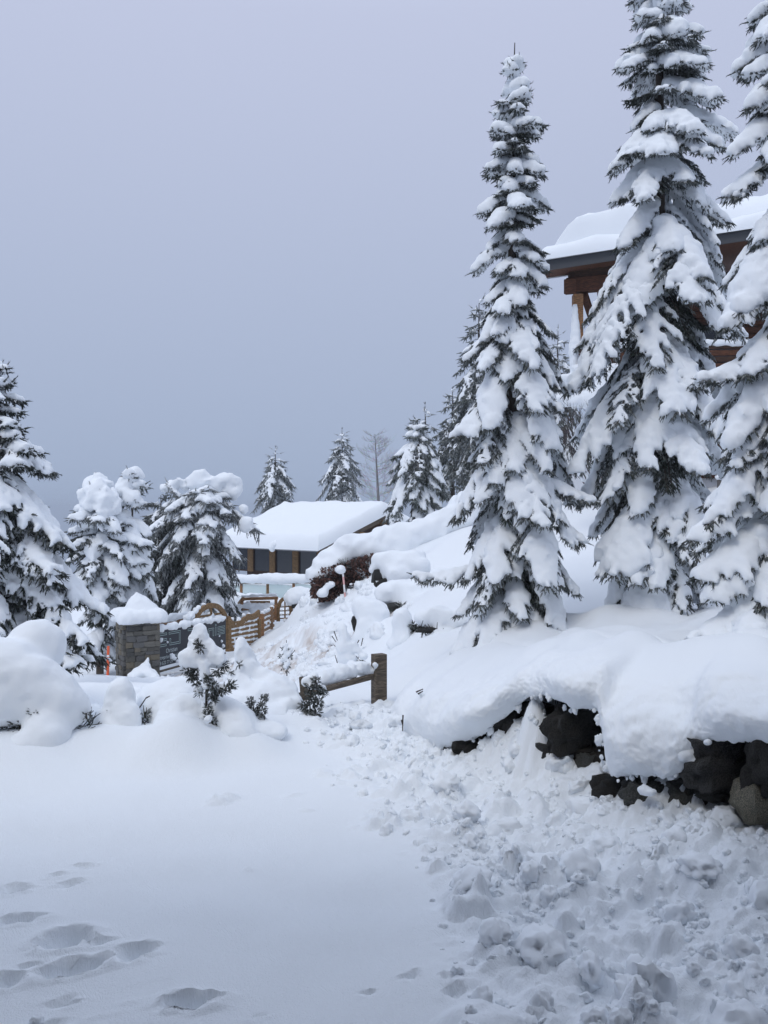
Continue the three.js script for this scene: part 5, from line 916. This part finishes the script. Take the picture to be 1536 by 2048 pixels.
// fence post and rail at the corner of the yard
{
  const d = 10.9, t = thing('fence', 'weathered grey fence post with a snow-heaped rail running left from it', 'fence', P(758, 1412, d)), o = t.position;
  const pr = P(758, 1316, d).sub(o); { const g = uvBox(chamferBox(0.165, 0.14, 0.78, 0.012).rotateX(Math.PI / 2).translate(0, 0.26, 0)); part('post', g, M.woodGrey, t).rotation.y = 0.5; }
  const a = P(748, 1352, d - 0.02).sub(o), b = P(598, 1392, d - 0.9).sub(o); part('rail', uvBox(beam(a, b, 0.06, 0.068)), M.woodGrey, t);
  const a2 = P(742, 1422, d).sub(o), b2 = P(600, 1460, d - 0.9).sub(o); part('rail', uvBox(beam(a2, b2, 0.07, 0.085)), M.woodGrey, t);
  part('stub', uvBox(beam(P(606, 1354, d - 0.85).sub(o), P(610, 1400, d - 0.85).sub(o), 0.09, 0.08)), M.woodGrey, t);
  part('snow_load', load([[735, 1336, 10, 0, 0.9], [720, 1336, 14, 0.1], [700, 1342, 15, 0.2], [682, 1346, 16, 0.3], [664, 1352, 15, 0.4], [650, 1356, 14, 0.5], [632, 1362, 9, 0.6], [742, 1344, 7, 0], [700, 1330, 9, 0.1], [670, 1340, 9, 0.3], [608, 1350, 8, 0.85, 0.7], [760, 1312, 9, 0, 0.25], [751, 1330, 4, 0.13, 1.4], [720, 1410, 12, 0.2, 0.8], [700, 1415, 14, 0.3, 0.8]], d, o, { cell: 0.022, k: 0.03, amp: 0.02, freq: 6 }), M.snow, t);
  void pr;
}

// ---------------------------------------------------------------- the brown log chalet up on the right
{
  const t = thing('log_chalet', 'brown log chalet with deep roof snow behind the two right-hand spruces', 'chalet', P(1300, 960, 23)), o = t.position, Q = (px, py, d) => P(px, py, d).sub(o);
  const roofAt = (x) => 8.2 + 0.15 * (x - 3.8);                       // world height of the rake's underside
  const rake = (x0, x1, d0, d1, y0, y1) => { const s = new THREE.Shape(); s.moveTo(x0 - o.x, roofAt(x0) + y0 - o.y); s.lineTo(x1 - o.x, roofAt(x1) + y0 - o.y); s.lineTo(x1 - o.x, roofAt(x1) + y1 - o.y); s.lineTo(x0 - o.x, roofAt(x0) + y1 - o.y); s.closePath(); const g = new THREE.ExtrudeGeometry(s, { depth: d1 - d0, bevelEnabled: false }); g.translate(0, 0, -d1 - o.z); return g; };
  part('roof', mergeGeometries([rake(3.82, 13, 21.06, 21.95, 0.06, 0.24), rake(5.6, 13, 21.95, 23.2, 0.06, 0.24), rake(7.6, 13, 23.2, 31, 0.06, 0.24)]), M.woodRed, t);
  part('fascia', uvBox(rake(3.78, 13, 21, 21.05, 0.02, 0.27)), M.slate, t);
  part('fascia', uvBox(rake(3.74, 3.8, 21, 21.95, 0.02, 0.27)), M.slate, t);
  const rs = loaf(46, 40, (u, v) => { const x = lerp(3.7, 13, u); return V(x - o.x, roofAt(x) + 0.26 - o.y, -lerp(20.9, 22.9, v) - o.z); }, 9.3, 2.0, 0.42, 0.34, 0.07, 0.8, 5);
  part('roof_snow', rs, snow2, t);
  const rs2 = loaf(40, 36, (u, v) => { const x = lerp(4.2, 13, u); return V(x - o.x, roofAt(x) + 0.5 - o.y, -lerp(21.4, lerp(22.8, 31, sstep(0.38, 0.45, u)), v) - o.z); }, 8.9, 9.5, 1.05, 1.7, 0.14, 0.6, 9);
  part('roof_snow', rs2, snow2, t);
  const logs = (x0, x1, y0, y1, d, mats = [M.woodRed, M.woodDark]) => { const h = 0.2; let i = 0; for (let y = y0; y < y1; y += h) { const g = uvBox(chamferBox(h * 0.97, 0.22, x1 - x0, 0.05).rotateZ(0).rotateY(Math.PI / 2)); g.rotateX(Math.PI / 2); part('log', uvBox(new THREE.CylinderGeometry(h * 0.54, h * 0.54, x1 - x0, 10).rotateZ(Math.PI / 2)), mats[i++ % 7 === 3 ? 1 : 0], t, V((x0 + x1) / 2 - o.x, y - o.y, -d - o.z)); } };
  logs(5.75, 12, 3.4, 8.7, 23);
  part('inner_wall', box(6.2, 5.6, 0.1, (5.8 + 12) / 2 - o.x, 6 - o.y, -23.2 - o.z), M.woodDark, t);
  part('log', uvBox(beam(V(5.8 - o.x, 3.4 - o.y, -23 - o.z), V(5.8 - o.x, 8.5 - o.y, -23 - o.z), 0.25, 0.3)), M.woodRed, t);
  // corner column with its snow-plastered side, brackets and beams
  part('beam', uvBox(beam(Q(1132, 573, 21.8), Q(1290, 560, 21.8), 0.3, 0.36)), M.woodRed, t); part('beam', uvBox(beam(Q(1138, 551, 21.8), Q(1300, 530, 21.8), 0.26, 0.26)), M.woodDark, t);
  part('beam', uvBox(beam(Q(1140, 573, 21.6), Q(1140, 573, 26), 0.3, 0.36)), M.woodRed, t);
  part('column', uvBox(beam(Q(1155, 590, 21.8), Q(1155, 790, 21.8), 0.24, 0.24)), M.woodOrange, t);
  part('column_snow', blob([cap(Q(1150, 612, 21.7), Q(1151, 700, 21.68), 0.07, 0.15), cap(Q(1152, 690, 21.66), Q(1153, 800, 21.66), 0.15, 0.18)], { cell: 0.04, k: 0.03, amp: 0.02, freq: 5 }), M.snow, t);
  part('brace', uvBox(beam(Q(1168, 588, 21.8), Q(1190, 655, 22.6), 0.16, 0.16)), M.woodRed, t); part('brace', uvBox(beam(Q(1230, 575, 21.8), Q(1196, 640, 22.8), 0.16, 0.16)), M.woodRed, t);
  // balcony
  const by = 760; part('balcony_floor', uvBox(box(7.4, 0.16, 1.7, 8.6 - o.x, P(0, by, 21.8).y - o.y, -22.1 - o.z)), M.woodDark, t);
  for (let i = 0; i < 4; i++) part('balcony_board', uvBox(beam(Q(1158, 700 + i * 13, 21.4), Q(1560, 690 + i * 13, 21.4), 0.05, 0.14)), i % 2 ? M.woodRed : M.woodDark, t);
  part('balcony_beam', uvBox(beam(Q(1145, 800, 21.4), Q(1560, 800, 21.4), 0.2, 0.24)), M.woodDark, t);
  part('balcony_snow', blob([cap(Q(1150, 738, 21.35), Q(1260, 734, 21.35), 0.1, 0.1), cap(Q(1130, 756, 21.2), Q(1250, 752, 21.2), 0.12, 0.16), cap(Q(1128, 790, 21.2), Q(1260, 780, 21.2), 0.2, 0.26), cap(Q(1150, 694, 21.4), Q(1540, 684, 21.4), 0.08, 0.09), cap(Q(1120, 800, 21), Q(1180, 800, 21), 0.15, 0.2)], { cell: 0.055, k: 0.05, amp: 0.03, freq: 3 }), M.snow, t);
  for (let i = 0; i < 3; i++) { const x = 6.9 + i * 1.9, win = part('window', uvBox(mergeGeometries([box(1.1, 0.08, 0.1, x - o.x, 7.35 - o.y, -22.86 - o.z), box(1.1, 0.08, 0.1, x - o.x, 6.05 - o.y, -22.86 - o.z), box(0.08, 1.3, 0.1, x - 0.51 - o.x, 6.7 - o.y, -22.86 - o.z), box(0.08, 1.3, 0.1, x + 0.51 - o.x, 6.7 - o.y, -22.86 - o.z)])), M.woodDark, t); part('pane', box(0.96, 1.24, 0.03, x - o.x, 6.7 - o.y, -22.88 - o.z), M.darkGlass, win); }
  part('foundation', box(6.3, 2.4, 6, 8.9 - o.x, 2.6 - o.y, -26.1 - o.z), M.plaster, t);
}
{ // wooden crate-like well on the slope
  const d = 21.5, t = thing('wooden_planter', 'small reddish wooden box half buried in snow below the chalet', 'planter', onGround(1226, d, 0.05)); const g = uvBox(box(0.36, 0.3, 0.3, 0, 0.2, 0)); part('box', g, M.woodRed, t);
  part('snow_load', blob([cap([-0.12, 0.4, 0], [0.12, 0.4, 0], 0.14, 0.14, 0.6)], { cell: 0.04, k: 0.03, amp: 0.02, freq: 5 }), M.snow, t);
  const t2 = thing('garden_stake', 'short dark stake standing in the snow between the right-hand spruces', 'stake', onGround(1438, 20, 0.1)); part('pole', new THREE.CylinderGeometry(0.045, 0.055, 0.5, 8).translate(0, 0.25, 0), M.barkGrey, t2); part('snow_load', blob([ball([0, 0.5, 0], 0.09, 0.8)], { cell: 0.03, k: 0.02, amp: 0.015, freq: 6 }), M.snow, t2);
}

// ---------------------------------------------------------------- trees at the left and far trees
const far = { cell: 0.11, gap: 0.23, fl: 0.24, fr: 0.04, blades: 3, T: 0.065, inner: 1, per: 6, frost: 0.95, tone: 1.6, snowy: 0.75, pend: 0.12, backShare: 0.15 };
spruce({ label: 'big dark spruce at the left edge with loose snow pads on its boughs', seed: 51, d: 15.5, top: [-14, 735], base: [-30, 1370], spacing: [34, 50], per: 9, T: 0.076, cell: 0.05, fl: 0.15, fr: 0.03, gap: 0.12, blades: 5, frost: 0.1, tone: 0.75, pend: 0.16, snowy: 0.72, droop: 0.75, inner: 8, wide: 0.36, sides: (c) => c > -0.5,
  rows: [[745, 20, 26], [800, 50, 66], [870, 60, 86], [940, 90, 112], [1000, 100, 120], [1060, 110, 138], [1120, 120, 190], [1200, 130, 225], [1250, 130, 240], [1320, 130, 250], [1360, 130, 220]],
  extra: [[1140, 195, -0.3, { e0: -0.15, e1: -0.5, fat: 1.2, snow: 1 }], [1200, 195, -0.2, { e0: -0.3, e1: -0.6, fat: 1.2, snow: 1 }], [1290, 220, -0.35, { e0: -0.2, e1: -0.5, fat: 1.1, snow: 1 }], [1310, 235, -0.5, { e0: -0.2, e1: -0.5, fat: 1.1, snow: 1 }]] });
const pine = spruce({ name: 'pine_tree', category: 'pine tree', label: 'pine with a huge rounded snow head behind the stone pillar', seed: 52, d: 24, top: [198, 985], base: [200, 1340], spacing: [34, 46], per: 6, T: 0.085, cell: 0.065, fl: 0.17, fr: 0.034, gap: 0.15, blades: 4, frost: 0.45, pend: 0.2, snowy: 0.9, droop: 1.0, rise: 0.45, inner: 3, rows: [[1000, 40, 44], [1040, 66, 70], [1090, 76, 104], [1140, 68, 96], [1190, 60, 76], [1230, 44, 56], [1262, 30, 36]],
  extra: [[1090, 105, 0.1, { e0: -0.1, e1: -0.5, snow: 0.7 }], [1180, 55, FR, { fat: 1.3 }], [1120, 50, FC, { fat: 1.4 }]] });
part('snow_cap', load([[188, 966, 17], [202, 966, 18], [176, 976, 15], [214, 976, 17], [196, 980, 24, 0.3], [172, 996, 16, 0.3, 1.3], [184, 1004, 14, 0.55, 1.5], [206, 1004, 16, 0.5, 1.6], [224, 996, 15, 0.3, 1.2], [170, 1020, 12, 0.3, 1.6], [178, 1038, 9, 0.4, 1.6], [208, 1030, 12, 0.6, 1.6], [200, 1050, 9, 0.7, 1.3], [232, 1018, 11, 0.3, 1.3], [164, 1050, 7, 0.3, 1.8], [190, 1000, 22, 0]], 24, pine.position, { cell: 0.06, k: 0.035, amp: 0.07, freq: 2.2, amp2: 0.015, freq2: 7 }), M.snow, pine);
const bent = spruce({ name: 'pine_tree', category: 'pine tree', label: 'narrow bent pine with a small snow lump, right of the snow-headed pine', seed: 53, d: 24.6, top: [268, 950], base: [250, 1320], spacing: [30, 46], per: 5, T: 0.085, cell: 0.07, fl: 0.19, fr: 0.034, gap: 0.17, blades: 3, frost: 0.4, pend: 0.16, droop: 1.15, rows: [[965, 18, 26], [1000, 28, 32], [1050, 40, 46], [1100, 50, 52], [1160, 54, 56], [1220, 46, 60], [1290, 40, 50]] });
part('snow_cap', load([[262, 952, 15], [272, 948, 13], [256, 964, 17], [280, 952, 8], [262, 996, 20, 0.2, 0.8], [276, 1004, 12, 0.2, 0.8], [244, 984, 16, 0.1]], 24.6, bent.position, { cell: 0.06, k: 0.04, amp: 0.06, freq: 2.5 }), M.snow, bent);
const droopy = spruce({ label: 'drooping spruce with frosted hanging boughs under a broad snow crest', seed: 54, d: 29.5, top: [400, 962], base: [410, 1262], spacing: [26, 34], per: 7, T: 0.075, cell: 0.08, fl: 0.21, fr: 0.034, gap: 0.17, blades: 3, frost: 0.75, tone: 0.9, pend: 0.5, snowy: 0.7, droop: 1.15, rise: 0.5, inner: 3, wide: 0.36, rows: [[985, 60, 66], [1010, 96, 84], [1050, 118, 106], [1100, 110, 120], [1140, 90, 108], [1180, 80, 90], [1225, 70, 66]] });
part('snow_cap', load([[402, 956, 20], [390, 964, 18], [420, 964, 14], [446, 962, 15], [464, 962, 16], [472, 976, 12], [360, 966, 10], [342, 972, 12], [328, 978, 8], [372, 972, 9], [404, 978, 14], [436, 976, 10], [380, 1000, 8, 0.5, 1.5], [466, 985, 14], [400, 1020, 12, 0.8, 1.2], [432, 1000, 10, 0.6, 1.3], [492, 1048, 17, 0.3, 0.9], [486, 1020, 10, 0.2]], 29.5, droopy.position, { cell: 0.075, k: 0.04, amp: 0.08, freq: 1.9, amp2: 0.015, freq2: 6 }), M.snow, droopy);
spruce({ label: 'dark frosted spruce filling the gap left of the drooping spruce', seed: 55, d: 30.5, top: [322, 985], base: [322, 1270], spacing: [26, 34], per: 7, T: 0.07, cell: 0.09, fl: 0.22, fr: 0.036, gap: 0.18, blades: 3, frost: 0.3, tone: 0.8, pend: 0.4, snowy: 0.45, droop: 1.1, inner: 3, rows: [[1000, 20, 22], [1040, 44, 50], [1090, 56, 66], [1150, 74, 80], [1200, 84, 84], [1250, 90, 84]] });
spruce({ name: 'young_spruce', category: 'young spruce', label: 'small frosted spruce in front of the deck, right of the drooping spruce', seed: 56, d: 30, top: [446, 1150], base: [452, 1262], spacing: [16, 20], per: 5, ...far, T: 0.05, fl: 0.16, fr: 0.03, frost: 0.4, snowy: 0.4, rows: [[1160, 14, 16], [1190, 24, 24], [1220, 26, 30], [1250, 24, 32]] });
spruce({ ...far, label: 'frosted spruce rising behind the left end of the house roof', group: 'frosted spruces far behind', seed: 57, d: 52, top: [551, 893], base: [548, 1060], spacing: [11, 15], rows: [[905, 8, 9], [925, 17, 19], [945, 24, 26], [970, 36, 38], [990, 44, 46], [1010, 46, 48], [1040, 50, 52]], leader: 5 });
spruce({ ...far, label: 'frosted spruce standing above the middle of the house roof', group: 'frosted spruces far behind', seed: 58, d: 50, top: [684, 856], base: [686, 1050], spacing: [11, 15], rows: [[868, 10, 10], [895, 18, 22], [920, 34, 30], [945, 34, 40], [970, 46, 46], [1000, 48, 50], [1030, 52, 52]], leader: 5 });
const pine2 = spruce({ ...far, label: 'bushy snow-hung spruce at the right end of the low house roof', seed: 59, d: 31, top: [838, 838], base: [822, 1080], T: 0.075, cell: 0.08, fl: 0.18, fr: 0.034, gap: 0.14, per: 7, frost: 0.5, spacing: [18, 24], droop: 1.1, rows: [[850, 18, 16], [880, 34, 26], [920, 50, 38], [960, 60, 58], [1000, 54, 62], [1030, 62, 56], [1065, 66, 50]] }); void pine2;
spruce({ ...far, label: 'thin spruce leader peeping over the bushy spruce', seed: 60, d: 34, top: [850, 806], base: [856, 1030], per: 4, spacing: [16, 22], rows: [[820, 8, 9], [850, 14, 16], [880, 22, 24], [930, 34, 36], [1000, 44, 46]], leader: 6 });
spruce({ ...far, label: 'greyish frosted spruce between the bushy spruce and the slender spruce', seed: 61, d: 38, top: [905, 775], base: [905, 1000], spacing: [14, 18], frost: 0.6, snowy: 0.7, rows: [[785, 14, 14], [820, 24, 26], [870, 34, 36], [920, 44, 44], [990, 50, 52]], leader: 5 });
spruce({ ...far, label: 'tall fine-branched spruce looming behind the slender spruce', seed: 62, d: 34, top: [958, 596], base: [956, 1000], spacing: [17, 24], per: 6, frost: 0.62, snowy: 0.75, rows: [[610, 14, 16], [640, 28, 30], [700, 38, 42], [760, 46, 50], [830, 56, 60], [900, 62, 66], [980, 66, 70]] });
spruce({ ...far, label: 'pale frosted spruce beside the chalet column', seed: 63, d: 40, top: [1116, 655], base: [1112, 980], spacing: [17, 24], frost: 0.85, snowy: 0.7, rows: [[670, 8, 10], [720, 22, 26], [780, 36, 44], [850, 52, 56], [950, 60, 64]], leader: 6 });
// bare, rimed larch
function bare({ name, label, category, d, base, top, seed, spread, col, r0, depth = 5, snow = false, up = 0.25, mat = M.leaf }) {
  const o = P(base[0], base[1], d), t = thing(name, label, category, o), rng = RNG(seed), tw = new Twigs(), tr = new Twigs(), H = P(top[0], top[1], d).y - o.y, prims = [];
  const grow = (a, dir, len, r, k) => {
    let p = a, q = dir.clone();
    for (let i = 0; i < 3; i++) { q = q.clone().add(V(rng.in(-0.18, 0.18), up * 0.2, rng.in(-0.18, 0.18))).normalize(); const b = p.clone().addScaledVector(q, len / 3), c = col.map((v) => v * rng.in(0.75, 1.3)); tw.stick(p, b, r * (1 - i * 0.2), r * (0.8 - i * 0.2), c); if (snow && k > 1) prims.push(cap([p.x, p.y + r + 0.015, p.z], [b.x, b.y + r + 0.015, b.z], 0.022, 0.018)); p = b;
      if (k > 0) for (let s = 0; s < (k > 2 ? 2 : 2); s++) grow(p, q.clone().add(V(rng.in(-1, 1), rng.in(-0.3, 0.7) + up, rng.in(-1, 1)).multiplyScalar(0.85)).normalize(), len * rng.in(0.45, 0.7), r * 0.55, k - 1); }
  };
  return { o, t, rng, tw, tr, H, prims, grow, finish: () => { part('branches', tw.geo(), mat, t); if (prims.length) part('snow_load', blob(prims, { cell: 0.035, k: 0.014, amp: 0.008, freq: 9 }), M.snow, t); } };
}
{
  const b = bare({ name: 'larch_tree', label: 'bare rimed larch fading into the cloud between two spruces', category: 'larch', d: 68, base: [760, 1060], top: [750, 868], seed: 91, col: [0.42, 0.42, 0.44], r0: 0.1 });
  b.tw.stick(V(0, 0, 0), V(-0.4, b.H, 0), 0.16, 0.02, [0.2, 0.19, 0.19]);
  for (let y = b.H * 0.25; y < b.H * 0.99; y += 0.12) { const az = b.rng() * TAU, l = lerp(2.6, 0.7, y / b.H) * b.rng.in(0.6, 1.2); b.grow(V(-0.4 * y / b.H, y, 0), V(Math.cos(az), b.rng.in(-0.1, 0.5), Math.sin(az)).normalize(), l, 0.026, 2); }
  b.finish();
}
{
  const b = bare({ name: 'bare_bush', label: 'leafless bush with snow lying along its twigs, below the chalet balcony', category: 'bush', d: 18.5, base: [1196, 985], top: [1190, 800], seed: 92, col: [0.07, 0.06, 0.055], r0: 0.03, snow: true, up: 0.35 });
  for (let i = 0; i < 9; i++) { const az = i / 9 * TAU; b.grow(V(Math.cos(az) * 0.15, 0, Math.sin(az) * 0.15), V(Math.cos(az) * 0.6, 1, Math.sin(az) * 0.6).normalize(), b.rng.in(0.8, 1.1), 0.02, 3); }
  b.finish();
}
renderer.render(scene, camera);
